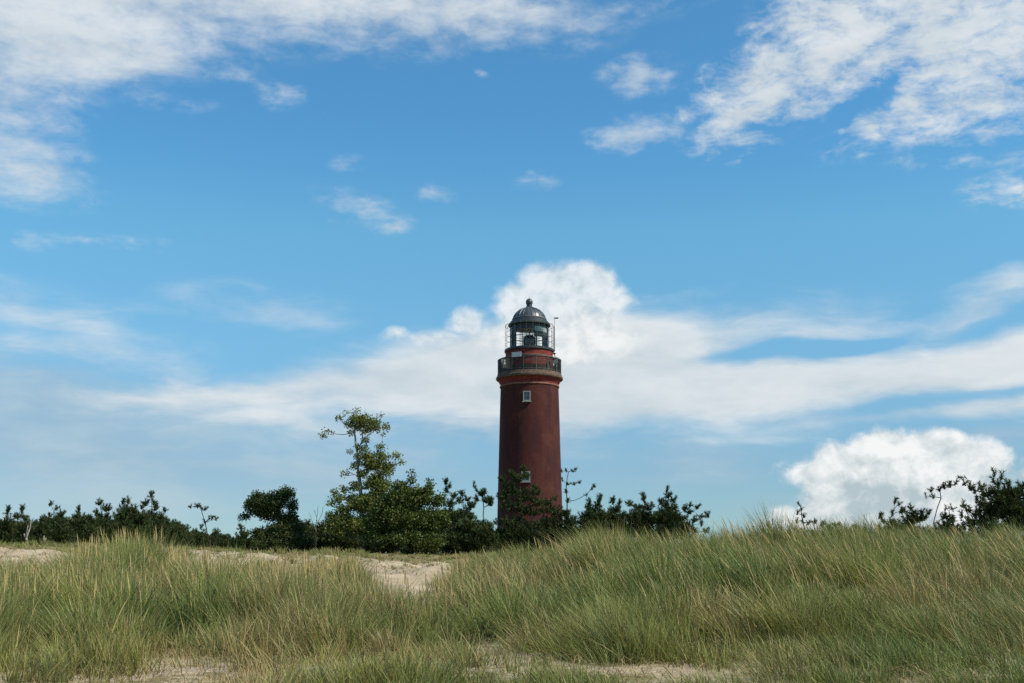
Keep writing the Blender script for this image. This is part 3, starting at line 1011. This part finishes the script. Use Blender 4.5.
tree('tall_tree', 'tall thin broadleaf tree with an open airy crown and bare limbs', 'tree', 70, 362,
     [(357, 409, 1.5, 2), (353, 412, 2, 2), (346, 413, 2, 2), (360, 420, 12, 7), (340, 418, 4, 3), (349, 425, 6, 4), (374, 422, 8, 5), (385, 427, 4, 4), (381, 415, 2, 2),
      (323, 435, 3.5, 2.5), (331, 432, 2.5, 1.8), (325, 430, 2, 1.3), (352, 433, 4, 2), (366, 432, 6, 2.5), (383, 434, 2, 1.5),
      (380, 447, 5, 3.5), (362, 448, 7, 4), (350, 452, 2.5, 2), (368, 455, 7, 5), (384, 458, 6, 5), (397, 456, 5, 4), (402, 462, 3, 2.5), (376, 466, 10, 6), (355, 466, 4, 5), (347, 471, 2, 2), (362, 474, 8, 5),
      (343, 474, 2, 3), (345, 489, 6, 3.5), (335, 492, 4, 3), (352, 497, 6, 5), (331, 503, 4, 4), (340, 506, 3, 3), (330, 514, 4, 4), (346, 516, 6, 5), (358, 508, 6, 6), (370, 485, 8, 6), (372, 500, 10, 8), (360, 525, 14, 10), (345, 532, 10, 8), (376, 480, 8, 8), (385, 472, 8, 6), (356, 486, 6, 6), (380, 492, 10, 8), (348, 524, 12, 10), (338, 520, 8, 8), (374, 515, 12, 12), (366, 440, 6, 3), (372, 462, 12, 7), (360, 456, 6, 5), (352, 505, 8, 6), (338, 498, 8, 5), (344, 510, 9, 6), (334, 526, 10, 8), (366, 503, 12, 10), (378, 455, 7, 4), (390, 466, 7, 5), (382, 484, 10, 7), (353, 420, 5, 3), (376, 428, 8, 4), (357, 427, 5, 4), (366, 426, 8, 5)],
     kind='pale_leaf', dens=1.0, size=.21, trunk=[(362, 520), (361, 495), (358, 470), (357, 450), (354, 432), (358, 418)], r0=.018, bark='pale_bark')
tree('broad_tree', 'broad bushy tree, brighter green, right of the tall thin tree', 'tree', 66, 408,
     [(403, 500, 22, 14), (388, 508, 18, 14), (420, 496, 16, 12), (400, 487, 12, 7), (411, 480, 5, 5), (411, 473, 2.5, 3), (430, 482, 4, 4), (428, 490, 8, 6),
      (438, 500, 10, 8), (408, 520, 34, 16), (380, 525, 18, 14), (436, 518, 14, 12), (405, 540, 44, 12)], kind='leaf', dens=.85, r0=.018)
tree('leafy_shrub', 'dark shrub at the foot of the tall thin tree', 'shrub', 73, 345, [(345, 540, 22, 12), (332, 533, 8, 6)], kind='dark_leaf', crownname='foliage', trunkname='stem')
GM = 'pines around the foot of the lighthouse'
tree(PN, 'pine with a dark club shaped top right of the bushy tree', 'tree', 76, 449, [(446, 482, 3.5, 3.5), (450, 486, 2.5, 3), (447, 490, 3, 4), (454, 496, 4, 4), (450, 504, 6, 5), (450, 520, 13, 12), (450, 540, 18, 12)], group=GM)
tree(PN, 'pine with several rounded tufts between bushy tree and tower', 'tree', 74, 465, [(462, 494, 4, 3), (467, 499, 4, 3), (459, 501, 4, 4), (471, 506, 7, 5), (466, 517, 12, 9), (466, 536, 18, 14)], group=GM)
tree(PN, 'open pine with a visible thin trunk close to the left side of the tower', 'tree', 72, 486, [(474, 484, 1.5, 2), (476, 489, 2, 2), (482, 493, 6, 5), (486, 500, 8, 4), (491, 504, 4, 3), (477, 499, 3, 3), (484, 526, 12, 5), (484, 540, 18, 12)],
     group=GM, trunk=[(484, 530), (484, 508), (482, 494)])
tree(PN, 'tall layered pine standing in front of the brick tower', 'tree', 70, 520,
     [(524, 468, 5, 1.2), (511, 474, 6, 3), (502, 480, 5, 2.5), (517, 481, 6, 3), (534, 488, 6, 2.5), (520, 477, 11, 4), (508, 486, 10, 4), (534, 493, 10, 4), (538, 503, 12, 5), (514, 492, 14, 5), (503, 497, 8, 4.5), (524, 470, 4, 3), (526, 499, 14, 4), (513, 507, 18, 5), (530, 512, 18, 5),
      (512, 522, 20, 6), (532, 528, 18, 7), (520, 534, 26, 9), (518, 544, 30, 10)], dens=.8, trunk=[(522, 530), (521, 500), (519, 480), (520, 470)], group=GM)
tree(PN, 'pine with drooping green branches before the right side of the tower', 'tree', 68, 556, [(548, 503, 6, 3), (556, 499, 5, 2.5), (551, 510, 12, 5), (562, 514, 12, 5), (548, 522, 16, 7), (568, 522, 14, 8), (556, 534, 26, 10), (572, 538, 24, 12), (548, 545, 20, 9)], dens=.85, group=GM)
tree('pine_sapling', 'bare looking pine sapling with few tufts right of the tower', 'tree', 74, 567,
     [(562, 471, 2, 1.2), (566.6, 470.6, 2, 1.4), (573, 471, 3, 1.2), (576, 469, 1.5, 1.5), (562.5, 480, 1.5, 1), (568, 484, 2.5, 1.8), (574, 484, 2.5, 1.2), (580, 482.5, 3, 1.4), (595, 486.5, 2.8, 1.8), (592, 489, 2, 1.2),
      (586, 495, 2, 1), (566, 492, 2, 2.8), (567.5, 501, 3, 2.8)], dens=.9, size=.2,
     trunk=[(567, 520), (567, 500), (566.5, 485), (568, 472)], r0=.014)
GR = 'low pines right of the lighthouse'
tree(PN, 'pine with two upright tips nearest to the right side of the tower', 'tree', 66, 592, [(589, 503, 2.5, 4), (600, 498, 2.5, 4), (598, 504, 5, 4), (592, 509, 10, 5), (594, 524, 16, 13), (594, 533, 22, 9), (594, 517, 17, 7)], group=GR)
tree(PN, 'pine with a forked top in the low row right of the tower', 'tree', 67, 615, [(613, 501, 3, 5), (619, 504, 2.5, 4), (615, 510, 8, 5), (616, 526, 15, 12), (616, 533, 22, 9), (616, 517, 17, 7)], group=GR)
tree(PN, 'pine with a rounded middle tip in the low row right of the tower', 'tree', 65, 642, [(629, 504, 5, 3), (644, 498, 4, 5), (638, 508, 6, 4), (648, 507, 6, 5), (640, 522, 17, 12), (640, 533, 22, 9), (640, 517, 17, 7)], group=GR)
tree(PN, 'pointed pine, highest of the low row right of the tower', 'tree', 64, 667, [(667, 490, 2, 4), (668, 496, 4, 4), (673, 499, 4, 3), (662, 503, 6, 5), (671, 507, 9, 5), (666, 520, 16, 12), (666, 533, 22, 9), (666, 517, 17, 7)], group=GR)
tree(PN, 'open ragged pine reaching right, last of the row above the grass', 'tree', 63, 690,
     [(690, 505, 3.5, 2), (697, 507, 3, 3), (684, 508, 4, 3), (690, 512, 5, 2.5), (708, 515, 4, 2.2), (701, 516, 4, 2), (694, 520, 5, 2.5), (682, 518, 6, 5), (702, 524, 3, 2), (705, 531, 6, 1.4), (694, 533, 4, 3), (684, 528, 14, 8), (680, 536, 18, 6)], dens=.9, group=GR,
     trunk=[(689, 535), (687, 520), (688, 508)])
# right side
GS = 'pines above the right dune crest'
tree('pine_sapling', 'thin pine sapling with stepped tufts rising from the right crest', 'tree', 48, 806,
     [(799, 504, 1.3, 2.5), (801, 509, 2, 1.8), (797, 513, 2.5, 1.2), (804, 516, 2.5, 1.5), (797, 521, 3, 1.5), (803.5, 522, 2.5, 1.5), (808, 523, 2.2, 2.2), (815, 522, 2.2, 3), (798, 530, 3, 1.3), (805, 532, 3, 1.5), (812, 534, 3, 3)],
     dens=1.0, size=.2, trunk=[(806, 540), (803, 520), (800, 506)], r0=.012)
tree(PN, 'low pine tips barely over the grass beside the thin sapling', 'tree', 50, 828, [(822, 524, 3, 3), (828, 529, 6, 4), (835, 527, 3.5, 3), (841, 525, 2.5, 3), (836, 536, 12, 6)], size=.26, group=GS)
tree(PN, 'low flat pine hidden in the grass left of the ragged pine clump', 'tree', 52, 857, [(856, 528, 3.5, 2.5), (862, 532, 6, 4), (852, 534, 14, 6), (840, 536, 10, 5), (868, 536, 14, 6)], size=.26, group=GS)
tree(PN, 'ragged pine with drooping tufts at the left of the right clump', 'tree', 50, 893, [(895, 501, 3, 1.8), (899, 504, 3, 1.5), (902, 511, 6, 2.5), (892, 514, 2.5, 1.6), (880, 516, 3, 3), (884, 521, 4, 3), (893, 523, 8, 4), (888, 532, 12, 7)], size=.26, group=GS)
tree(PN, 'bushy pine in the middle of the ragged right clump', 'tree', 52, 915, [(911, 508, 3, 3), (914, 513, 6, 4), (922, 512, 3, 3), (929, 512, 3.5, 3), (921, 519, 9, 5), (908, 524, 9, 4), (918, 533, 16, 8), (912, 519, 12, 5), (900, 529, 14, 6), (905, 536, 26, 6)], size=.26, group=GS)
tree('crooked_pine', 'crooked pine with a bent bare stem and one flat top', 'tree', 49, 934,
     [(931, 490.5, 3, 1.6), (926, 496, 1.4, .9), (933, 496.5, 2.6, 1.3), (939, 489.5, 4, 1.8), (944, 487, 3, 2), (949, 485, 5, 2.2), (956, 483, 2.5, 1.4)], dens=1.2, size=.22,
     trunk=[(934, 520), (938, 508), (941.5, 498), (940, 492)], r0=.011)
tree(PN, 'small flat topped pine between crooked pine and the big dark pine', 'tree', 51, 950, [(946, 508.5, 3, 1.2), (953, 508.5, 3.5, 1.2), (944, 516, 6, 4), (951, 519, 6, 4), (948, 527, 18, 7), (948, 536, 24, 7)], size=.24, group=GS, trunk=[(950, 520), (949.5, 510)])
tree('big_pine', 'big dark spreading pine filling the right edge of the skyline', 'tree', 47, 1012,
     [(963, 477.5, 2, 1.8), (965, 483, 3, 2.2), (970, 487, 4, 3), (975, 491, 4, 3), (981, 487, 5, 4), (985, 493, 8, 5), (994, 473, 3, 3), (1001.6, 475, 2.5, 3.5), (993, 479, 3, 2.5), (998, 483, 5, 4), (1009, 485, 5, 4), (1022, 487, 5, 4),
      (1000, 493, 14, 7), (1014, 496, 14, 9), (977, 500, 4, 3.5), (963, 505.5, 4.5, 2.5), (968, 510, 6, 3.5), (961, 515, 3.5, 2.5), (977, 512, 6, 3.5), (988, 507, 12, 7), (984, 520, 8, 4.5), (1000, 512, 16, 10), (1018, 515, 18, 14), (1000, 528, 24, 9), (1000, 503, 20, 11), (1014, 506, 22, 14), (990, 514, 18, 9), (1018, 494, 16, 9), (975, 524, 18, 8), (985, 533, 34, 8),
      (1036, 490, 12, 10), (1046, 505, 22, 16), (1040, 525, 26, 12), (1064, 498, 14, 12)], dens=.75, size=.3, trunk=[(1012, 520), (1008, 500), (1004, 484)], r0=.02)

tree('big_pine', 'dark spreading pine just past the right edge of the big one', 'tree', 52, 1110, [(1095, 500, 20, 14), (1115, 492, 16, 12), (1105, 520, 34, 16), (1140, 515, 20, 16)], dens=.6, size=.32)
tree(PN, 'dense pine just past the far left end of the tree line', 'tree', 77, -30, [(-30, 512, 5, 8), (-28, 525, 13, 12), (-50, 530, 16, 14), (-30, 540, 24, 10)], group=GL, dens=.8)

# low dark undergrowth that closes the foot of the tree line: one bush, copied
GU = 'low shrubs at the foot of the tree line'
ub = tree('low_shrub', 'low dark pine shrub closing the foot of the tree line', 'shrub', 70, 500, [(500, 546, 20, 11), (490, 538, 9, 7), (508, 535, 9, 7), (500, 532, 4, 5)], group=GU, crownname='foliage', trunkname='stem', dens=1.1)
trng2 = np.random.default_rng(5)
kids = list(ub.children)
SITES = [(-60, 'below the spire shaped pine at the left edge'), (18, 'under the slim pine by the bleached bare trunk'), (45, 'by the short bleached stump'), (70, 'under the pine with two lone tufts'),
         (95, 'left behind the tall grass tuft'), (118, 'straight behind the tall grass tuft'), (145, 'under the highest pine of the left group'), (165, 'under the rounded pine'), (185, 'where the left skyline falls'),
         (204, 'at the foot of the wind bent sapling'), (222, 'right of the wind bent sapling'), (240, 'before the pointed little pine'), (262, 'left under the round broadleaf tree'), (285, 'under the round broadleaf tree'),
         (305, 'right of the round broadleaf tree'), (325, 'by the leafless twiggy shrub'), (345, 'left under the tall thin tree'), (365, 'at the foot of the tall thin tree'), (390, 'left under the broad bushy tree'),
         (415, 'under the middle of the broad bushy tree'), (438, 'right under the broad bushy tree'), (458, 'below the club topped pine'), (475, 'under the rounded tufts left of the tower'), (495, 'at the left foot of the tower'),
         (515, 'at the middle foot of the tower'), (540, 'at the right foot of the tower'), (570, 'below the bare looking sapling')]
used = {}
for i in range(40):
    D = trng2.uniform(69, 90)
    cpx = -40 + i * 16.4 + trng2.uniform(-5, 5)
    if cpx > 580: continue
    c = ub.copy(); COL.objects.link(c)
    X = (cpx - 512) / F * D * CT
    c.location = (X, D, ztf(X, D) - .03)
    site = min(SITES, key=lambda q_: abs(q_[0] - cpx))[1]
    used[site] = used.get(site, 0) + 1
    lab = ['low dark shrub ', 'second low dark shrub ', 'third low dark shrub ', 'fourth low dark shrub '][used[site] - 1] + site
    c['label'] = lab
    s_ = trng2.uniform(.95, 1.25)
    if 50 < cpx < 170: s_ *= 1.3
    elif 300 < cpx < 480: s_ *= 1.25
    if 188 < cpx < 262: s_ *= .7
    c.scale = (s_, s_, s_ * trng2.uniform(.85, 1.15)); c.rotation_euler = (0, 0, trng2.uniform(0, 6.28))
    for k in kids:
        d = k.copy(); COL.objects.link(d); d.parent = c

for cpx, D, s_, lab in ((598, 67, 1.0, 'low dark shrub under the two upright pine tips'), (622, 66, .95, 'low dark shrub under the fork topped pine'), (646, 66, 1.0, 'low dark shrub under the pine with the rounded middle tip'),
                        (668, 66, .9, 'low dark shrub under the pointed pine right of the tower'), (985, 49, .8, 'low dark shrub left under the big dark pine'), (1018, 49, .9, 'low dark shrub right under the big dark pine')):
    c = ub.copy(); COL.objects.link(c)
    X = (cpx - 512) / F * D * CT
    c.location = (X, D, ztf(X, D) - .03 + (.25 if cpx < 700 else 0)); c.scale = (s_,) * 3; c.rotation_euler = (0, 0, cpx)
    c['label'] = lab
    for k in kids:
        d = k.copy(); COL.objects.link(d); d.parent = c

# bleached bare stems
def bare(name, label, D, px_, segs, r, group=None):
    b0 = wpt(px_, segs[0][0][1], D); b0[2] = ztf(b0[0], D)
    e = empty(name, tuple(b0), label, 'dead tree', group)
    mb = MB(); first = True
    for s_ in segs:
        pts = [wpt(x, y, D + .15 * i) - b0 for i, (x, y) in enumerate(s_)]
        if first: pts[0][2] = -.1; first = False
        for i, (a, b) in enumerate(zip(pts[:-1], pts[1:])):
            k = 1 - i / len(pts) * .6
            mb.tube(a, b, r * k, r * k * .8, 6)
    mb.build('trunk', M['pale_bark'], e)


bare('dead_tree', 'bleached bare trunk forked at the top, left tree line', 62, 27, [[(27, 552), (27, 540), (26.5, 532), (28, 525)], [(27, 536), (30, 528), (31, 521)], [(27, 541), (24, 534)]], .045)
bare('dead_tree', 'short bleached stump among the pines, left of the tall tuft', 60, 44, [[(44, 553), (43.5, 543), (44, 536)], [(44, 543), (46, 538)]], .05)
bare('bare_shrub', 'leafless twiggy shrub between the round tree and the tall tree', 70, 316, [[(316, 550), (316, 530), (317, 518), (318, 506)], [(316, 530), (311, 518), (309, 512)], [(317, 524), (322, 514), (323, 507)], [(317, 518), (314, 510)]], .02)

# ------------------------------------------------------------------ lighthouse
DL = 110.0
LX = wpt(529.5, 380, DL)[0]
zl = lambda py: float(wpt(530, py, DL)[2])
rl = lambda half, py: half / F * tdist(DL, py)
zb = ztf(LX, DL) - .3
LH = empty('lighthouse', (LX, DL, zb), 'round dark red brick lighthouse with gallery, glazed lantern and domed roof', 'lighthouse')


def P(*pts):
    return [(rl(h, y), zl(y) - zb) for (h, y) in pts]


def lathe_part(name, prof, m, parent=LH, seg=72, **kw):
    mb = MB(); mb.lathe(prof, seg, **kw)
    return mb.build(name, m, parent, smooth=True, angle=30)


# brick shaft with a proper uv in metres
prof = [(rl(34.6, 560) , 0.0)] + P((34.2, 575), (33.2, 545), (32.2, 500), (30.7, 450), (29.5, 405), (29.0, 388.2))
mb = MB(); mb.lathe(prof, 96)
wall = mb.build('wall', M['brick'], LH, smooth=True)
uvl = wall.data.uv_layers.new(name='UVMap')
for poly in wall.data.polygons:
    angs = []
    for li in poly.loop_indices:
        co_ = wall.data.vertices[wall.data.loops[li].vertex_index].co
        angs.append(math.atan2(co_.y, co_.x))
    if max(angs) - min(angs) > math.pi: angs = [a + 2 * math.pi if a < 0 else a for a in angs]
    for li, a in zip(poly.loop_indices, angs):
        co_ = wall.data.vertices[wall.data.loops[li].vertex_index].co
        uvl.data[li].uv = (a * 2.75, co_.z)
lathe_part('string_course', P((29.35, 388.2), (29.9, 387.8), (29.9, 386.9), (29.3, 386.5)), M['pale_stone'])
lathe_part('corbel', P((29.2, 386.5), (29.3, 384.5), (30.3, 383.6), (30.3, 382.6), (31.6, 381.4), (31.6, 380.6)), M['red_paint'])
lathe_part('gallery_floor', P((20, 380.6), (33.0, 380.6), (33.5, 379.8), (33.5, 378.4), (32.8, 377.6), (32.2, 376.0), (31.9, 374.6), (20, 374.4)), M['cornice'])
lathe_part('drum', P((24.0, 374.4), (24.0, 359.0), (24.9, 358.5), (24.9, 357.6), (23.9, 357.2), (23.7, 353.0)), M['red_paint'])
lathe_part('drum_ledge', P((24.0, 359.4), (25.2, 359.1), (25.2, 358.2), (24.2, 357.9)), M['pale_stone'])
lathe_part('lantern_platform', P((23.7, 353.0), (25.0, 352.4), (25.0, 350.6), (24.6, 350.2), (18, 350.2)), M['dark_metal'])
# gallery railing: posts, rails and close bars
zf, zr = zl(374.6) - zb, zl(361.2) - zb
rr = rl(31.5, 368)
mb = MB()
for zz, th in ((zr, .045), (zf + .12, .03), ((zr + zf) / 2 + .25, .02)):
    prof_ = [(rr + th * math.cos(a), zz + th * math.sin(a)) for a in [i * math.pi / 3 for i in range(6)]]
    mb.lathe(prof_, 96, close=True)
for i in range(168):
    a = 2 * math.pi * i / 168
    x, y = rr * math.cos(a), rr * math.sin(a)
    mb.box((x, y, (zf + zr) / 2), (.045, .012, zr - zf - .02), a)
mb.build('railing', M['rail'], LH)
for i in range(16):
    a = 2 * math.pi * (i + .5) / 16
    m2 = MB(); m2.box((rr * math.cos(a), rr * math.sin(a), (zf + zr) / 2 + .02), (.09, .09, zr - zf + .05), a)
    m2.build('railing_post', M['rail'], LH)
# low kick wall behind the bars: red band seen through them
lathe_part('kerb_wall', [(rr - .10, zf - .01), (rr - .10, zf + .52), (rr - .22, zf + .52), (rr - .22, zf - .01)], M['cornice'])
# pale notice board on the railing
a = math.atan2(-1, (517.2 - 529.9) / 28.8)
pa = math.asin((517.2 - 529.9) / 31.5)
sx_, sy_ = math.sin(pa) * (rr + .10), -math.cos(pa) * (rr + .10)
m2 = MB(); m2.box((sx_, sy_, (zl(357.6) + zl(362.6)) / 2 - zb), (.92, .05, .45), pa)
m2.build('notice_board', M['sign'], LH)

# lantern room
zb0, zb1 = zl(350.2) - zb, zl(325.6) - zb
rg = rl(18.9, 338)
mb = MB(); mb.lathe([(rg, zb0), (rg, zb1)], 16); mb.build('glazing', M['glass'], LH)
mb = MB()
for i in range(16):
    a = 2 * math.pi * i / 16
    mb.box((rg * math.cos(a), rg * math.sin(a), (zb0 + zb1) / 2), (.06, .05, zb1 - zb0), a)
for u in (0.02, .5, .98):
    zz = zb0 + (zb1 - zb0) * u
    mb.lathe([(rg - .035, zz - .03), (rg + .035, zz - .03), (rg + .035, zz + .03), (rg - .035, zz + .03)], 16, close=True)
mb.build('glazing_bars', M['dark_metal'], LH)
lathe_part('lantern_sill', P((18.2, 350.3), (19.8, 350.2), (19.8, 348.9), (18.2, 348.8)), M['dark_metal'])
lathe_part('ceiling', P((.5, 329.0), (17.6, 329.4), (18.2, 325.4)), M['dark_metal'])
# blinds hung behind some panes (angles measured from the camera side, to the right positive)
def arc(name, r, y0, y1, d0, d1, m):
    mb = MB()
    A0, A1 = -math.pi / 2 + R(d0), -math.pi / 2 + R(d1)
    mb.lathe([(r, zl(y0) - zb), (r, zl(y1) - zb), (r - .03, zl(y1) - zb), (r - .03, zl(y0) - zb)], 12, A0, A1, close=True)
    mb.build(name, m, LH)
arc('blind', rg - .12, 334, 326, 18, 78, M['curtain'])
arc('blind', rg - .14, 339.5, 334.2, 14, 80, M['green_panel'])
arc('blind', rg - .12, 331.5, 326, -78, 16, M['dark_metal'])
# lens on its pedestal
lens = MB()
lens.lathe(P((.2, 347), (5.2, 346.6), (5.8, 344), (6.0, 341), (5.6, 338), (4.2, 335.6), (.2, 335)), 24)
lens = lens.build('lens', M['lens'], LH, smooth=True)
mb = MB()
for i in range(12):
    a = 2 * math.pi * i / 12
    mb.box((rl(6.1, 340) * math.cos(a), rl(6.1, 340) * math.sin(a), (zl(346.5) + zl(335.8)) / 2 - zb), (.05, .05, zl(335.8) - zl(346.5)), a)
mb.build('lens_frame', M['dark_metal'], lens)
lathe_part('pedestal', P((2.2, 350.2), (2.2, 347.4), (5.6, 346.8), (5.6, 346.2)), M['dark_metal'], seg=24)
# roof
lathe_part('eave', P((18.4, 326.4), (21.2, 326.4), (21.3, 325.2), (19.8, 323.4), (17.2, 320.4), (16.7, 320.0)), M['dark_metal'])
lathe_part('roof_band', P((16.7, 320.2), (17.3, 319.9), (17.3, 319.2), (16.5, 319.0)), M['roof_edge'])
DOME = [(16.5, 319.1), (15.9, 317.2), (14.8, 315.2), (13.1, 313.0), (10.9, 311.0), (8.2, 309.4), (5.2, 308.3), (3.6, 307.9)]
roof = lathe_part('roof', P(*DOME), M['roof_metal'])
mb = MB()
for i in range(24):
    a = 2 * math.pi * (i + .5) / 24
    pts = [((r_ + .012) * math.cos(a), (r_ + .012) * math.sin(a), z_) for (r_, z_) in P(*DOME)]
    for p_, q_ in zip(pts[:-1], pts[1:]):
        mb.tube(p_, q_, .03, .03, 5)
mb.build('roof_seams', M['roof_metal'], roof)
lathe_part('roof_vent', P((3.9, 308.2), (3.7, 307.2), (2.9, 306.6), (2.8, 304.4), (3.3, 304.0), (3.3, 303.6), (1.0, 303.4)), M['dark_metal'], seg=32)
mb = MB(); mb.ball((0, 0, zl(302.2) - zb), rl(3.6, 302)); mb.build('finial', M['roof_metal'], LH, smooth=True)
mb = MB(); mb.tube((0, 0, zl(299) - zb), (0, 0, zl(296.8) - zb), .035, .015, 6); mb.build('spike', M['dark_metal'], LH)
# tall guard cage round the lantern
rc = rl(24.3, 338)
zc0, zc1 = zl(350.4) - zb, zl(325.2) - zb
mb = MB()
for i in range(24):
    a = 2 * math.pi * (i + .5) / 24
    x, y = rc * math.cos(a), rc * math.sin(a)
    mb.tube((x, y, zc0), (x, y, zc1 - .12), .015, .015, 5)
    mb.tube((x, y, zc1 - .12), (x * .97, y * .97, zc1), .020, .018, 5)
for u in (0.22, .44, .66, .95):
    zz = zc0 + (zc1 - zc0) * u
    prof_ = [(rc + .018 * math.cos(q), zz + .018 * math.sin(q)) for q in [j * math.pi / 2 for j in range(4)]]
    mb.lathe(prof_, 64, close=True)
mb.build('guard_cage', M['rail'], LH)
# mast with a small wind vane on the right of the cage
xm = (555.0 - 529.9) / F * tdist(DL, 338)
mb = MB(); mb.tube((xm, -.2, zl(356) - zb), (xm, -.2, zl(327) - zb), .045, .04, 6); mb.tube((xm, -.2, zl(327) - zb), (xm + .03, -.2, zl(317.4) - zb), .022, .018, 6)
mast = mb.build('mast', M['dark_metal'], LH)
mb = MB(); mb.box((xm + .19, -.2, zl(318.6) - zb), (.36, .03, .13)); mb.tube((xm - .1, -.2, zl(318.6) - zb), (xm + .1, -.2, zl(318.6) - zb), .02, .02, 5)
mb.build('wind_vane', M['dark_metal'], mast)


def window(px_, y0, y1, wpx):
    ym = (y0 + y1) / 2
    half = np.interp(ym, [388, 405, 450, 500], [29.0, 29.5, 30.7, 32.2])
    a = math.asin((px_ - 529.9) / half)
    r_ = rl(half, ym)
    cx_, cy_ = math.sin(a) * r_, -math.cos(a) * r_
    w_, h_ = wpx / F * tdist(DL, ym), zl(y0) - zl(y1)
    zc = (zl(y0) + zl(y1)) / 2 - zb
    nx, ny = math.sin(a), -math.cos(a)
    tx, ty = math.cos(a), math.sin(a)
    fr_ = MB()
    def bar(u, v_, sw, sh, dep=.16, out=.03):
        fr_.box((cx_ + tx * u + nx * out, cy_ + ty * u + ny * out, zc + v_), (sw, dep, sh), a)
    t_ = .085
    bar(-w_ / 2 + t_ / 2, 0, t_, h_); bar(w_ / 2 - t_ / 2, 0, t_, h_)
    bar(0, h_ / 2 - t_ / 2, w_ - 2 * t_, t_); bar(0, -h_ / 2 + t_ / 2, w_ - 2 * t_, t_ * 1.2)
    bar(0, 0, .04, h_ - 2 * t_, .06, .0); bar(0, h_ * .12, w_ - 2 * t_, .035, .05, .0)
    bar(0, -h_ / 2 - .05, w_ + .16, .07, .24, .06)
    w0 = fr_.build('window', M['white'], LH)
    pb = MB(); pb.box((cx_ - nx * .0, cy_ - ny * .0, zc), (w_ - 2 * t_, .04, h_ - 2 * t_), a)
    pb.build('pane', M['pane'], w0)


window(526.8, 395.8, 405.6, 7.2)
window(525.6, 474.4, 484.4, 8.4)

# ------------------------------------------------------------------ visitor on the gallery
def skin_mesh(name, pts, edges, rads, material, parent, sub=2):
    me = bpy.data.meshes.new(name)
    me.from_pydata(pts, edges, [])
    o = link_mesh(name, me, material, parent)
    sk = o.modifiers.new('Skin', 'SKIN')
    for i, v_ in enumerate(me.skin_vertices[0].data):
        r = rads[i]
        v_.radius = r if isinstance(r, tuple) else (r, r)
    me.skin_vertices[0].data[0].use_root = True
    ss = o.modifiers.new('Sub', 'SUBSURF'); ss.levels = sub; ss.render_levels = sub
    return o


ang = math.asin((553.0 - 529.5) / 28.9)
rp = rl(28.9, 370)
ppx, ppy = LX + math.sin(ang) * rp, DL - math.cos(ang) * rp
pe = empty('person', (ppx, ppy, zl(374.4)), 'person in dark top with white sleeves and cap leaning on the railing', 'person')
pe.rotation_euler = (0, 0, ang)     # faces outward over the railing (local -Y)
# body: one continuous figure, forearms resting on the rail
B_ = [(0, 0, .95), (0, -.02, 1.12), (0, -.06, 1.32), (0, -.10, 1.47), (0, -.12, 1.54),
      (-.10, 0, .90), (-.11, -.03, .50), (-.11, .02, .09), (-.12, -.12, .04),
      (.10, 0, .90), (.12, .02, .50), (.12, .10, .09), (.13, -.04, .04),
      (-.19, -.09, 1.42), (-.27, -.16, 1.20), (-.16, -.36, 1.27), (-.13, -.43, 1.28),
      (.19, -.09, 1.42), (.28, -.14, 1.20), (.20, -.36, 1.27), (.17, -.43, 1.28), (0, -.15, 1.62), (0, -.16, 1.70)]
E_ = [(0, 1), (1, 2), (2, 3), (3, 4), (0, 5), (5, 6), (6, 7), (7, 8), (0, 9), (9, 10), (10, 11), (11, 12), (3, 13), (13, 14), (14, 15), (15, 16),
      (3, 17), (17, 18), (18, 19), (19, 20), (4, 21), (21, 22)]
R_ = [(.15, .11), (.13, .10), (.16, .11), (.11, .09), .055, .085, .06, .045, .04, .085, .06, .045, .04, .06, .05, .038, .035, .06, .05, .038, .035, (.075, .09), (.075, .09)]
body = skin_mesh('body', B_, E_, R_, M['skin'], pe)
skin_mesh('jacket', [(0, 0, .90), (0, -.02, 1.12), (0, -.06, 1.32), (0, -.10, 1.46)],
          [(0, 1), (1, 2), (2, 3)], [(.17, .13), (.155, .12), (.18, .13), (.13, .11)], M['jacket'], pe)
for sg_ in (-1, 1):
    skin_mesh('sleeve', [(.15 * sg_, -.09, 1.43), (.20 * sg_, -.09, 1.41), (.275 * sg_, -.15, 1.20), (.21 * sg_, -.34, 1.27)], [(0, 1), (1, 2), (2, 3)], [.075, .085, .07, .055], M['shirt'], pe)
skin_mesh('trousers', [(0, 0, .92), (-.10, 0, .86), (-.11, -.03, .50), (-.11, .02, .10), (.10, 0, .86), (.12, .02, .50), (.12, .10, .10)],
          [(0, 1), (1, 2), (2, 3), (0, 4), (4, 5), (5, 6)], [(.16, .12), .10, .075, .06, .10, .075, .06], M['shirt'], pe)
mb = MB(); mb.ball((0, -.12, 1.67), .112, 16, 10, 1.15); mb.build('hair', M['hair'], pe, smooth=True)
mb = MB(); mb.lathe([(.122, 1.705), (.12, 1.76), (.085, 1.81), (.001, 1.825)], 16, cx=0, cy=-.13); mb.lathe([(.125, 1.70), (.19, 1.69), (.19, 1.70), (.125, 1.712)], 16, R(200), R(340), 0, -.13, close=True)
mb.build('cap', M['shirt'], pe, smooth=True)
